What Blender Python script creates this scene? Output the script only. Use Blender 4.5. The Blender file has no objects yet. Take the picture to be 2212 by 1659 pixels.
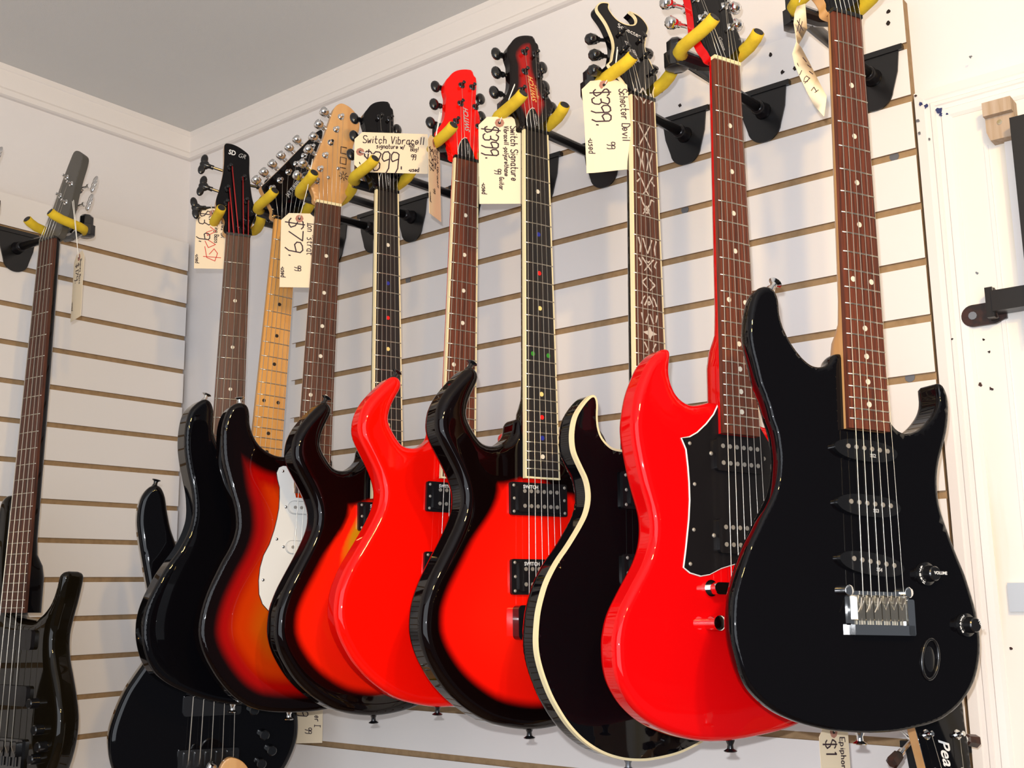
import bpy, math, random
import numpy as np
from mathutils import Matrix, Vector
from mathutils.geometry import delaunay_2d_cdt
random.seed(7)
scene = bpy.context.scene
COL = scene.collection

# ------------------------------------------------------------------ camera
F_PX = 2369.236
PITCH, YAW, ROLL = 0.185878541, 0.668430669, -0.0151967507
CAM = Vector((2.085, -1.44, 1.55))
def cam_rows():
    p, y, r = PITCH, YAW, ROLL
    Ry = Matrix(((math.cos(y), math.sin(y), 0), (-math.sin(y), math.cos(y), 0), (0, 0, 1)))
    B = Matrix(((1, 0, 0), (0, 0, -1), (0, 1, 0)))
    Rp = Matrix(((1, 0, 0), (0, math.cos(p), math.sin(p)), (0, -math.sin(p), math.cos(p))))
    Rr = Matrix(((math.cos(r), -math.sin(r), 0), (math.sin(r), math.cos(r), 0), (0, 0, 1)))
    return Rr @ Rp @ B @ Ry
MR = cam_rows()
cam_data = bpy.data.cameras.new('camera')
cam_data.sensor_width = 36.0
cam_data.sensor_fit = 'HORIZONTAL'
cam_data.lens = F_PX / 2212 * 36
cam_data.clip_start = 0.05
cam = bpy.data.objects.new('camera', cam_data)
COL.objects.link(cam)
rx, dn, fw = MR[0], MR[1], MR[2]
cm = Matrix(((rx[0], -dn[0], -fw[0], CAM.x), (rx[1], -dn[1], -fw[1], CAM.y), (rx[2], -dn[2], -fw[2], CAM.z), (0, 0, 0, 1)))
cam.matrix_world = cm
scene.camera = cam

# ------------------------------------------------------------------ light
world = bpy.data.worlds.new('room_light')
world.use_nodes = True
world.node_tree.nodes['Background'].inputs[0].default_value = (0.84, 0.90, 1.0, 1)
world.node_tree.nodes['Background'].inputs[1].default_value = 0.12
scene.world = world
def light(name, kind, loc, energy, color, radius=0.05):
    d = bpy.data.lights.new(name, kind)
    d.energy = energy; d.color = color
    if kind in ('POINT', 'SPOT'): d.shadow_soft_size = radius
    o = bpy.data.objects.new(name, d)
    o.location = loc
    COL.objects.link(o)
    return o
# camera flash just above and left of the lens, and two warm bulbs of a track lamp
fl = CAM + Vector(rx) * -0.014 - Vector(dn) * 0.036
light('camera_flash', 'POINT', fl, 42.0, (0.93, 0.955, 1.0), 0.006)
def spot(name, loc, aim, energy, color, size, radius):
    o = light(name, 'SPOT', loc, energy, color, radius)
    o.data.spot_size = math.radians(size); o.data.spot_blend = 0.6
    o.rotation_euler = (Vector(aim) - Vector(loc)).to_track_quat('-Z', 'Y').to_euler()
    return o
spot('track_bulb', (2.46, -1.36, 2.36), (0.85, -0.25, 1.75), 37, (1.0, 0.63, 0.20), 105, 0.028)
spot('track_bulb', (2.44, -1.52, 2.26), (0.85, -0.25, 1.75), 20, (1.0, 0.63, 0.20), 105, 0.028)
fill_area = light('soft_fill_light', 'AREA', (2.35, -2.95, 1.75), 50, (0.88, 0.93, 1.0))  # added cool fill light behind the camera, lifts the dim walls; no window built
fill_area.data.shape = 'RECTANGLE'; fill_area.data.size = 2.6; fill_area.data.size_y = 1.9
fill_area.rotation_euler = (Vector((0.0, -0.5, 2.0)) - Vector((2.35, -2.95, 1.75))).to_track_quat('-Z', 'Y').to_euler()
vs = scene.view_settings
vs.view_transform = 'Standard'; vs.look = 'None'; vs.exposure = 0.0; vs.gamma = 1.0; vs.use_curve_mapping = False

# ------------------------------------------------------------------ materials
MATS = {}
def mat(name, color, rough=0.5, metal=0.0, coat=0.0, spec=0.5, bump=None, noise=None, coat_rough=0.03):
    if name in MATS: return MATS[name]
    m = bpy.data.materials.new(name); m.use_nodes = True
    nt = m.node_tree; b = nt.nodes['Principled BSDF']
    b.inputs['Base Color'].default_value = (*color, 1)
    b.inputs['Roughness'].default_value = rough
    b.inputs['Metallic'].default_value = metal
    b.inputs['Specular IOR Level'].default_value = spec
    b.inputs['Coat Weight'].default_value = coat
    b.inputs['Coat Roughness'].default_value = coat_rough
    if coat: b.inputs['Coat IOR'].default_value = 1.36
    tc = nt.nodes.new('ShaderNodeTexCoord')
    if noise:      # (scale vector, second color, low, high)
        mp = nt.nodes.new('ShaderNodeMapping'); mp.inputs['Scale'].default_value = noise[0]
        nz = nt.nodes.new('ShaderNodeTexNoise'); nz.inputs['Scale'].default_value = 1.0
        nz.inputs['Detail'].default_value = 6
        rp = nt.nodes.new('ShaderNodeValToRGB')
        rp.color_ramp.elements[0].position = noise[2]; rp.color_ramp.elements[1].position = noise[3]
        rp.color_ramp.elements[0].color = (*color, 1); rp.color_ramp.elements[1].color = (*noise[1], 1)
        nt.links.new(tc.outputs['Object'], mp.inputs[0]); nt.links.new(mp.outputs[0], nz.inputs['Vector'])
        nt.links.new(nz.outputs['Fac'], rp.inputs[0]); nt.links.new(rp.outputs[0], b.inputs['Base Color'])
    if bump:       # (scale, strength)
        nz = nt.nodes.new('ShaderNodeTexNoise'); nz.inputs['Scale'].default_value = bump[0]
        nz.inputs['Detail'].default_value = 5
        bp = nt.nodes.new('ShaderNodeBump'); bp.inputs['Strength'].default_value = bump[1]
        bp.inputs['Distance'].default_value = 0.002
        nt.links.new(tc.outputs['Object'], nz.inputs['Vector'])
        nt.links.new(nz.outputs['Fac'], bp.inputs['Height']); nt.links.new(bp.outputs[0], b.inputs['Normal'])
    MATS[name] = m
    return m
def burst(name, stops):
    m = mat(name, (0, 0, 0), 0.3, spec=0.0, coat=1.0)
    nt = m.node_tree; b = nt.nodes['Principled BSDF']
    at = nt.nodes.new('ShaderNodeAttribute'); at.attribute_name = 'edge'
    mr = nt.nodes.new('ShaderNodeMath'); mr.operation = 'DIVIDE'; mr.inputs[1].default_value = 150.0
    rp = nt.nodes.new('ShaderNodeValToRGB'); rp.color_ramp.interpolation = 'EASE'
    e = rp.color_ramp.elements
    e[0].position = stops[0][0] / 150; e[0].color = (*stops[0][1], 1)
    e[1].position = stops[-1][0] / 150; e[1].color = (*stops[-1][1], 1)
    for p, c in stops[1:-1]:
        x = e.new(p / 150); x.color = (*c, 1)
    nt.links.new(at.outputs['Fac'], mr.inputs[0]); nt.links.new(mr.outputs[0], rp.inputs[0])
    nt.links.new(rp.outputs[0], b.inputs['Base Color'])
    return m
RED = (0.88, 0.004, 0.001)
M_BLACK = mat('black_gloss', (0.0025, 0.0022, 0.003), 0.25, spec=0.0, coat=1.0)
M_RED = mat('bright_red_gloss', RED, 0.30, spec=0.0, coat=1.0)
M_CHERRY = mat('cherry_red_gloss', (0.66, 0.002, 0.003), 0.28, spec=0.0, coat=1.0)
M_BURST_R = burst('red_burst', [(0, (0.003, 0.001, 0.001)), (19, (0.003, 0.001, 0.001)), (34, (0.86, 0.006, 0.002)), (110, (0.95, 0.010, 0.003))])
M_BURST_Y = burst('yellow_burst', [(0, (0.003, 0.001, 0.001)), (21, (0.004, 0.001, 0.001)), (36, (0.80, 0.012, 0.002)), (64, (0.86, 0.012, 0.003)), (84, (0.75, 0.13, 0.005)), (102, (0.55, 0.24, 0.006))])
M_BURST_O = burst('orange_burst', [(0, (0.003, 0.001, 0.001)), (18, (0.004, 0.001, 0.001)), (36, (0.34, 0.002, 0.001)), (60, (0.52, 0.032, 0.001)), (92, (0.46, 0.070, 0.002))])
M_BURST_H = burst('head_burst', [(0, (0.004, 0.002, 0.002)), (14, (0.006, 0.003, 0.003)), (27, (0.38, 0.008, 0.006)), (60, (0.5, 0.01, 0.008))])
M_MAPLE = mat('maple', (0.62, 0.34, 0.13), 0.35, coat=0.5, noise=((60, 6, 60), (0.50, 0.24, 0.08), 0.40, 0.75))
M_MAPLE_BOARD = mat('maple_board', (0.66, 0.33, 0.09), 0.3, coat=0.7, noise=((90, 8, 90), (0.52, 0.23, 0.05), 0.42, 0.8))
M_ROSE = mat('rosewood', (0.105, 0.030, 0.014), 0.5, noise=((420, 14, 420), (0.030, 0.010, 0.006), 0.38, 0.66))
M_ROSE_R = mat('red_rosewood', (0.15, 0.035, 0.016), 0.45, noise=((420, 12, 420), (0.050, 0.013, 0.007), 0.38, 0.68))
M_EBONY = mat('ebony', (0.010, 0.009, 0.010), 0.4, noise=((300, 12, 300), (0.022, 0.014, 0.011), 0.45, 0.7))
M_CREAM = mat('cream_binding', (0.78, 0.67, 0.40), 0.35)
M_STEEL = mat('nickel_wire', (0.62, 0.58, 0.50), 0.32, metal=1.0)
M_STRING = mat('string_wire', (0.72, 0.68, 0.60), 0.35, metal=0.9)
M_REDSTRING = mat('red_wire', (0.42, 0.012, 0.012), 0.5)
M_CHROME = mat('chrome', (0.80, 0.80, 0.80), 0.10, metal=1.0)
M_BHW = mat('black_hardware', (0.006, 0.006, 0.007), 0.22, coat=0.6)
M_PLASTIC = mat('black_plastic', (0.008, 0.007, 0.008), 0.28, spec=0.3)
M_PLATE = mat('black_plate', (0.008, 0.008, 0.009), 0.28)
M_WHITEP = mat('white_plastic', (0.72, 0.70, 0.66), 0.35)
M_DOTW = mat('pearl', (0.70, 0.64, 0.52), 0.3)
M_ABAL = mat('grey_pearl', (0.50, 0.44, 0.38), 0.3)
M_DOTK = mat('black_dot', (0.02, 0.012, 0.008), 0.4)
M_DOTY = mat('yellow_dot', (0.85, 0.62, 0.22), 0.3)
M_DOTR = mat('red_dot', (0.75, 0.01, 0.01), 0.3)
M_DOTB = mat('blue_dot', (0.02, 0.03, 0.28), 0.3)
M_DOTG = mat('green_dot', (0.03, 0.25, 0.02), 0.3)
M_POLE = mat('pole_metal', (0.34, 0.31, 0.27), 0.45, metal=0.4)
M_FOAM = mat('yellow_foam', (0.70, 0.49, 0.018), 0.85, bump=(900, 0.25), noise=((60, 60, 60), (0.58, 0.38, 0.012), 0.4, 0.7))
M_BTIP = mat('black_rubber', (0.012, 0.011, 0.010), 0.6)
M_WALL = mat('white_paint', (0.78, 0.755, 0.75), 0.6, bump=(700, 0.12), noise=((3, 3, 3), (0.74, 0.715, 0.71), 0.35, 0.7))
M_TRIM = mat('gloss_trim_paint', (0.80, 0.76, 0.73), 0.4, bump=(250, 0.10))
M_CEIL = mat('grey_ceiling', (0.66, 0.66, 0.65), 0.8, bump=(600, 0.15))
M_LAM = mat('white_laminate', (0.80, 0.77, 0.745), 0.35, bump=(1100, 0.05))
M_MDF = mat('mdf_brown', (0.36, 0.235, 0.12), 0.8, bump=(1500, 0.2), noise=((90, 90, 90), (0.29, 0.185, 0.09), 0.4, 0.7))
M_FLOOR = mat('wood_floor', (0.22, 0.13, 0.07), 0.5, noise=((3, 30, 3), (0.14, 0.08, 0.04), 0.4, 0.7))
M_PAPER = mat('manila_paper', (0.80, 0.66, 0.46), 0.8)
M_RING = mat('paper_ring', (0.38, 0.17, 0.12), 0.8)
M_INK = mat('black_ink', (0.035, 0.014, 0.022), 0.7)
M_REDINK = mat('red_ink', (0.62, 0.03, 0.02), 0.7)
M_COTTON = mat('white_cotton', (0.78, 0.76, 0.70), 0.8)
M_LOGOW = mat('white_print', (0.75, 0.75, 0.74), 0.5)
M_LOGOG = mat('grey_print', (0.42, 0.42, 0.42), 0.45)
M_LOGOY = mat('gold_print', (0.75, 0.42, 0.12), 0.5)
M_LOGOK = mat('burnt_print', (0.05, 0.02, 0.01), 0.7)
M_WOODBLK = mat('bare_wood', (0.47, 0.36, 0.27), 0.8, noise=((160, 160, 10), (0.38, 0.27, 0.17), 0.4, 0.65))
M_IRON = mat('black_iron', (0.012, 0.010, 0.009), 0.30, spec=0.5)
M_RUST = mat('brown_iron', (0.045, 0.015, 0.009), 0.35, noise=((90, 90, 90), (0.015, 0.008, 0.006), 0.4, 0.6))
M_SCREW = mat('dull_screw', (0.22, 0.23, 0.25), 0.45, metal=0.8)
M_HOLE = mat('dark_hole', (0.015, 0.008, 0.006), 0.9)
M_BLUE = mat('old_blue_paint', (0.02, 0.03, 0.12), 0.6)
M_TAPE = mat('clear_tape', (0.50, 0.55, 0.62), 0.15)

# ------------------------------------------------------------------ mesh helpers (millimetres in, metres out)
class MB:
    def __init__(s, T=None): s.v = []; s.f = []; s.m = []; s.T = T; s.cur = 0; s.attr = None
    def add(s, vs_, fs):
        o = len(s.v)
        for p in vs_:
            if s.T: p = s.T(*p)
            s.v.append(tuple(p))
        for f in fs:
            s.f.append(tuple(i + o for i in f)); s.m.append(s.cur)
        return s
    def box(s, x0, x1, y0, y1, z0, z1):
        return s.add([(x0, y0, z0), (x1, y0, z0), (x1, y1, z0), (x0, y1, z0), (x0, y0, z1), (x1, y0, z1), (x1, y1, z1), (x0, y1, z1)],
                     [(0, 3, 2, 1), (4, 5, 6, 7), (0, 1, 5, 4), (1, 2, 6, 5), (2, 3, 7, 6), (3, 0, 4, 7)])
    def prism(s, poly, z0, z1):
        n = len(poly)
        a = sum(poly[i][0] * poly[(i + 1) % n][1] - poly[(i + 1) % n][0] * poly[i][1] for i in range(n))
        if a < 0: poly = poly[::-1]
        vs_ = [(x, y, z0) for x, y in poly] + [(x, y, z1) for x, y in poly]
        fs = [tuple(range(n - 1, -1, -1)), tuple(range(n, 2 * n))]
        fs += [(i, (i + 1) % n, (i + 1) % n + n, i + n) for i in range(n)]
        return s.add(vs_, fs)
    def tube(s, pts, r, seg=6, cap=True):
        P = [Vector(p) for p in pts]; n = len(P)
        R = r if isinstance(r, (list, tuple)) else [r] * n
        vs_ = []; prev = None
        for i in range(n):
            t = (P[min(i + 1, n - 1)] - P[max(i - 1, 0)]).normalized()
            if prev is None:
                a = Vector((0, 0, 1)) if abs(t.z) < 0.9 else Vector((1, 0, 0))
                e = t.cross(a).normalized()
            else:
                e = (prev - t * prev.dot(t)).normalized()
            prev = e; b = t.cross(e)
            for k in range(seg):
                c = 2 * math.pi * k / seg
                vs_.append(tuple(P[i] + (e * math.cos(c) + b * math.sin(c)) * R[i]))
        fs = [(i * seg + k, i * seg + (k + 1) % seg, (i + 1) * seg + (k + 1) % seg, (i + 1) * seg + k) for i in range(n - 1) for k in range(seg)]
        if cap: fs += [tuple(range(seg - 1, -1, -1)), tuple((n - 1) * seg + k for k in range(seg))]
        return s.add(vs_, fs)
    def ball(s, c, rx_, ry_, rz_, seg=12, rings=8, M=None):
        vs_ = []
        for i in range(rings + 1):
            a = math.pi * i / rings
            for k in range(seg):
                b = 2 * math.pi * k / seg
                p = Vector((rx_ * math.sin(a) * math.cos(b), ry_ * math.sin(a) * math.sin(b), rz_ * math.cos(a)))
                if M: p = M @ p
                vs_.append((c[0] + p.x, c[1] + p.y, c[2] + p.z))
        fs = [(i * seg + k, (i + 1) * seg + k, (i + 1) * seg + (k + 1) % seg, i * seg + (k + 1) % seg) for i in range(rings) for k in range(seg)]
        return s.add(vs_, fs)
    def build(s, name, materials, parent=None, smooth=False, angle=None):
        me = bpy.data.meshes.new(name)
        me.from_pydata([(a * .001, b * .001, c * .001) for a, b, c in s.v], [], s.f)
        if not isinstance(materials, (list, tuple)): materials = [materials]
        for m in materials: me.materials.append(m)
        if len(materials) > 1: me.polygons.foreach_set('material_index', s.m)
        if smooth: me.polygons.foreach_set('use_smooth', [True] * len(me.polygons))
        if s.attr is not None:
            a = me.attributes.new('edge', 'FLOAT', 'POINT'); a.data.foreach_set('value', s.attr)
        me.validate(); me.update()
        if angle is not None:
            me.polygons.foreach_set('use_smooth', [True] * len(me.polygons))
            import bmesh
            bm = bmesh.new(); bm.from_mesh(me)
            for e in bm.edges:
                if len(e.link_faces) == 2 and e.calc_face_angle(0) > math.radians(angle): e.smooth = False
            bm.to_mesh(me); bm.free()
        o = bpy.data.objects.new(name, me); COL.objects.link(o)
        if parent: o.parent = parent
        return o
def tag(o, label=None, cat=None, group=None, kind=None):
    if label: o['label'] = label
    if cat: o['category'] = cat
    if group: o['group'] = group
    if kind: o['kind'] = kind
    return o
def empty(name, M):
    o = bpy.data.objects.new(name, None); o.empty_display_size = 0.05
    o.matrix_world = M; COL.objects.link(o); return o
def frame(pos, phi, pit=0.0, rol=0.0):
    u = Vector((math.cos(phi), math.sin(phi), 0)); n = Vector((math.sin(phi), -math.cos(phi), 0)); v = Vector((0, 0, 1))
    v2 = v * math.cos(pit) + n * math.sin(pit); n2 = n * math.cos(pit) - v * math.sin(pit)
    u3 = u * math.cos(rol) + v2 * math.sin(rol); v3 = v2 * math.cos(rol) - u * math.sin(rol)
    return Matrix(((u3.x, v3.x, n2.x, pos[0]), (u3.y, v3.y, n2.y, pos[1]), (u3.z, v3.z, n2.z, pos[2]), (0, 0, 0, 1)))
def spline(P, step):
    P = [np.array(p, float) for p in P]; n = len(P); out = []
    for i in range(n):
        a, b, c, d = P[i - 1], P[i], P[(i + 1) % n], P[(i + 2) % n]
        k = max(1, int(round(np.linalg.norm(c - b) / step)))
        for j in range(k):
            t = j / k
            out.append(0.5 * ((2 * b) + (-a + c) * t + (2 * a - 5 * b + 4 * c - d) * t * t + (-a + 3 * b - 3 * c + d) * t ** 3))
    return np.array(out)
def smooth_loop(Q, it):
    for _ in range(it): Q = 0.25 * np.roll(Q, 1, 0) + 0.5 * Q + 0.25 * np.roll(Q, -1, 0)
    return Q
def seg_dist(P, Q):
    A = Q; B = np.roll(Q, -1, 0); D = B - A; L = (D ** 2).sum(1) + 1e-9
    out = np.empty(len(P))
    for s0 in range(0, len(P), 400):
        p = P[s0:s0 + 400][:, None, :]
        t = np.clip(((p - A) * D).sum(2) / L, 0, 1)
        out[s0:s0 + 400] = np.sqrt((((A + t[..., None] * D) - p) ** 2).sum(2)).min(1)
    return out
def inside(P, Q):
    A = Q; B = np.roll(Q, -1, 0)
    c = np.zeros(len(P), bool)
    for (ax, ay), (bx, by) in zip(A, B):
        m = ((ay > P[:, 1]) != (by > P[:, 1])) & (P[:, 0] < (bx - ax) * (P[:, 1] - ay) / (by - ay + 1e-12) + ax)
        c ^= m
    return c
def normals2(Q):
    T = np.roll(Q, -1, 0) - np.roll(Q, 1, 0); T /= np.linalg.norm(T, axis=1)[:, None] + 1e-9
    return np.c_[-T[:, 1], T[:, 0]]      # inward for a counter-clockwise loop
def slab(outline, zf, zb, r, step=4.0, grid=9.0, crown=None, T=None, sm=2, attr=None, rb=None):
    """solid plate with rounded rims; outline in mm; returns an MB and the resampled outline"""
    Q = smooth_loop(spline(outline, step), sm)
    ar = 0.5 * np.sum(Q[:, 0] * np.roll(Q[:, 1], -1) - np.roll(Q[:, 0], -1) * Q[:, 1])
    if ar < 0: Q = Q[::-1].copy()
    N = normals2(Q); n = len(Q); rb = rb or r
    pts = [Q]; ds = [np.zeros(n)]
    for k in (0.12, 0.35, 0.7, 1.05, 1.6):
        P = Q + N * (r * k); d = seg_dist(P, Q); ok = (d > 0.93 * r * k) & inside(P, Q)
        ok &= (np.arange(n) % (1 if k < 0.5 else 2) == 0)
        pts.append(P[ok]); ds.append(d[ok])
    x0, y0 = Q.min(0); x1, y1 = Q.max(0)
    gx, gy = np.meshgrid(np.arange(x0 + grid / 2, x1, grid), np.arange(y0 + grid / 2, y1, grid))
    gx = gx + (np.arange(gx.shape[0])[:, None] % 2) * grid / 2
    Gp = np.c_[gx.ravel(), gy.ravel()]; Gp = Gp[inside(Gp, Q)]
    d = seg_dist(Gp, Q); ok = d > max(1.9 * r, grid * 0.45)
    pts.append(Gp[ok]); ds.append(d[ok])
    P = np.concatenate(pts)
    vin = [Vector((float(a), float(b))) for a, b in P]
    vo, eo, fo, ov, oe, of = delaunay_2d_cdt(vin, [(i, (i + 1) % n) for i in range(n)], [], 1, 1e-5)
    V2 = np.array([(a.x, a.y) for a in vo]); D = seg_dist(V2, Q)
    idx = {}
    for j, l in enumerate(ov):
        for i in l:
            if i < n: idx[i] = j
    for j in idx.values(): D[j] = 0
    def prof(D, rr):
        rr = np.zeros(len(D)) + rr; e = np.maximum(rr - D, 0)
        return rr - np.sqrt(np.maximum(0, rr * rr - e * e))
    zfv = zf - prof(D, r)
    if crown: zfv = zfv + crown(V2, D)
    rbv = rb if not isinstance(rb, tuple) else rb[0] + (rb[1] - rb[0]) * np.clip((V2[:, 0] + 40) / 100, 0, 1)
    zbv = zb + prof(D, rbv)
    mb = MB(T); m = len(V2)
    vs_ = [(V2[i, 0], V2[i, 1], zfv[i]) for i in range(m)] + [(V2[i, 0], V2[i, 1], zbv[i]) for i in range(m)]
    fs = []
    for f in fo:
        a = sum(V2[f[i], 0] * V2[f[(i + 1) % len(f)], 1] - V2[f[(i + 1) % len(f)], 0] * V2[f[i], 1] for i in range(len(f)))
        f = list(f) if a > 0 else list(f)[::-1]
        fs.append(tuple(f)); fs.append(tuple(i + m for i in f[::-1]))
    loop = [idx[i] for i in range(n)]
    rings = [loop]
    za = zfv[loop]; zc = zbv[loop]
    for t in (0.06, 0.5, 0.94):
        o = len(vs_)
        vs_ += [(V2[loop[i], 0], V2[loop[i], 1], za[i] * (1 - t) + zc[i] * t) for i in range(n)]
        rings.append(list(range(o, o + n)))
    rings.append([i + m for i in loop])
    for A, B in zip(rings[:-1], rings[1:]):
        for i in range(n):
            j = (i + 1) % n
            fs.append((A[i], B[i], B[j], A[j]))
    mb.add(vs_, fs)
    if attr is not None:
        e = attr(V2, D); e = np.concatenate([e, np.zeros(m + 3 * n)]); mb.attr = e.tolist()
    mb.Q = Q; mb.N = N
    return mb
def text_obj(name, s, size, m, parent, M, shear=0.0, bold=0.0, sx=1.0, space=1.0):
    """flat lettering as a mesh, size in mm, placed by local matrix M (mm)"""
    cu = bpy.data.curves.new(name, 'FONT'); cu.body = s; cu.size = size * .001; cu.shear = shear
    cu.offset = bold * .001; cu.align_x = 'CENTER'; cu.align_y = 'CENTER'; cu.extrude = 0.00008; cu.space_character = space
    cu.resolution_u = 3
    tmp = bpy.data.objects.new(name, cu); COL.objects.link(tmp)
    dg = bpy.context.evaluated_depsgraph_get(); dg.update()
    me = bpy.data.meshes.new_from_object(tmp.evaluated_get(dg))
    bpy.data.objects.remove(tmp); bpy.data.curves.remove(cu)
    me.materials.clear(); me.materials.append(m)
    me.transform(Matrix.Diagonal((sx, 1, 1, 1)))
    me.transform(M); me.name = name
    o = bpy.data.objects.new(name, me); COL.objects.link(o); o.parent = parent
    return o
def place(x, y, z, rot=0.0, tilt=0.0):
    return Matrix.Translation((x * .001, y * .001, z * .001)) @ Matrix.Rotation(-tilt, 4, 'X') @ Matrix.Rotation(rot, 4, 'Z')

# ------------------------------------------------------------------ room
def wbox(name, x0, x1, y0, y1, z0, z1, m, parent=None):
    return MB().box(x0 * 1000, x1 * 1000, y0 * 1000, y1 * 1000, z0 * 1000, z1 * 1000).build(name, m, parent)
ZC = 2.612
tag(wbox('wall_back', -0.1, 2.15, 0, 0.1, 0, ZC + .05, M_WALL), kind='structure')
tag(wbox('wall_left', -0.1, 0, -3.2, 0, 0, ZC + .05, M_WALL), kind='structure')
tag(wbox('ceiling', -0.1, 3.6, -3.2, 0.1, ZC, ZC + .1, M_CEIL), kind='structure')
tag(wbox('floor', -0.1, 3.6, -3.2, 0.1, -0.1, 0, M_FLOOR), kind='structure')
# crown boards with a small lip
def crown_board(name, along_x, length):
    prof = [(0, 2612), (-13, 2612), (-13, 2601), (-11, 2599), (-11, 2563), (-14, 2558), (-14, 2547), (-9, 2545), (0, 2545)]
    mb = MB(); n = len(prof); vs_ = []
    for e in (0, 1):
        for a, z in prof:
            if along_x: vs_.append((length * e if e else -a * 0, a, z) if e else (-a, a, z))
            else: vs_.append((-a, -length, z) if e else (-a, a, z))
    fs = [(i, (i + 1) % n, (i + 1) % n + n, i + n) for i in range(n)] + [tuple(range(n)), tuple(range(2 * n - 1, n - 1, -1))]
    mb.add(vs_, fs)
    return mb.build(name, M_TRIM)
tag(crown_board('trim_1', True, 2150), kind='structure')
tag(crown_board('trim_2', False, 3200), kind='structure')

# slatwall panels: white laminate strips over brown board, grooves every 76.2 mm
PT = 2.340
G0 = 2.2749                       # top of the first groove's opening (lower lip of the strip above)
def slatwall(name, axis, a0, a1, label):
    back = MB(); mb = MB()
    th, gap = 9.0, 10.2
    def B(u0, u1, d0, d1, z0, z1, mt):
        mb.cur = mt
        if axis == 'x': mb.box(u0, u1, -d1, -d0, z0, z1)
        else: mb.box(d0, d1, u0, u1, z0, z1)
    B(a0 * 1000 + 8, a1 * 1000, 0.5, 15, 300, PT * 1000, 1)
    zt = PT * 1000; k = 0
    while zt > 330:
        zb = (G0 - k * .0762) * 1000
        zb = max(zb, 300)
        B(a0 * 1000, a1 * 1000, 15, 18.6, zb, zt, 1)
        B(a0 * 1000, a1 * 1000, 18.6, 19, zb, zt, 0)
        zt = zb - gap; k += 1
    return tag(mb.build(name, [M_LAM, M_MDF]), label, 'wall panel', 'slatwall panels')
pr = slatwall('slatwall_panel', 'x', 0.397, 1.655, 'white slatwall panel with brown grooves behind the row of nine guitars')
pl = slatwall('slatwall_panel', 'y', -3.1, -0.008, 'white slatwall panel with brown grooves left of the room corner')
# end caps of the grooves near the corner are left white
def disc(name, x, y, z, r, m, parent, axis='y', depth=1.2, seg=10, ragged=0.0):
    pts = []
    for k in range(seg):
        a = 2 * math.pi * k / seg; rr = r * (1 + random.uniform(-ragged, ragged))
        pts.append((rr * math.cos(a), rr * math.sin(a)))
    mb = MB()
    if axis == 'y': mb.T = lambda a, b, c: (x * 1000 + a, y * 1000 - c, z * 1000 + b)
    else: mb.T = lambda a, b, c: (x * 1000 + c, y * 1000 + a, z * 1000 + b)
    mb.prism(pts, -0.5, depth)
    return mb.build(name, m, parent)
def ray(px, py): return Vector((0, 0, 0)) + (MR.transposed() @ Vector((px - 1106, py - 829.5, F_PX)))
def onY(px, py, y):
    d = ray(px, py); t = (y - CAM.y) / d.y; return CAM + d * t
def onX(px, py, x):
    d = ray(px, py); t = (x - CAM.x) / d.x; return CAM + d * t
for q in [(1469, 228), (1665, 118), (1690, 156), (1919, 25), (1919, 50), (1717, 148)]:
    p = onY(*q, -.019); disc('screw_hole', p.x, -.0188, p.z, 3.0, M_HOLE, pr, ragged=.3)
for q in [(1932, 338), (1480, 453), (882, 605), (1966, 815), (700, 652), (1203, 640)]:
    p = onY(*q, -.0152); disc('screw_head', p.x, -.0150, p.z, 6.5, M_SCREW, pr)
for q in [(383, 737), (396, 598)]:
    p = onX(*q, .0152); disc('screw_head', .0150, p.y, p.z, 5.5, M_SCREW, pl, axis='x')

# ------------------------------------------------------------------ doorway on the right
DX = 1.660
mb = MB()
prof = [(0, 0), (0, 23), (12, 24.5), (14, 23), (19, 23), (20.5, 25), (25, 25), (26.5, 23), (32, 23), (33.5, 25), (42, 24), (46, 21), (46, 0)]
zh = 2.196
# left casing leg and header casing from one profile, mitred at the corner
vs_ = []; n = len(prof)
for a, d in prof: vs_.append((DX * 1000 + a, -d, 0))
for a, d in prof: vs_.append((DX * 1000 + a, -d, zh * 1000 - a))
mb.add(vs_, [(i, (i + 1) % n, (i + 1) % n + n, i + n) for i in range(n)] + [tuple(range(n, 2 * n))])
tag(mb.build('trim_3', M_TRIM), kind='structure')
mb = MB(); vs_ = []
for a, d in prof: vs_.append((DX * 1000 + a, -d, zh * 1000 - a))
for a, d in prof: vs_.append((2150, -d, zh * 1000 - a))
mb.add(vs_, [(i, i + n, (i + 1) % n + n, (i + 1) % n) for i in range(n)])
tag(mb.build('trim_4', M_TRIM), kind='structure')
M_DOOR = mat('old_white_door', (0.80, 0.76, 0.70), 0.45, bump=(60, 0.2), noise=((14, 14, 1.2), (0.68, 0.58, 0.38), 0.55, 0.72))
dr = MB().box(1705, 2150, -20, -0.5, 0, 2151).build('door_1', M_DOOR); tag(dr, kind='structure')
MB().box(1741, 1746, -22, -20, 0, 2100).build('door_strip', M_TRIM, dr)
MB().box(1766, 1792, -24, -20, 0, 2100).build('door_strip', M_TRIM, dr)
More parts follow.
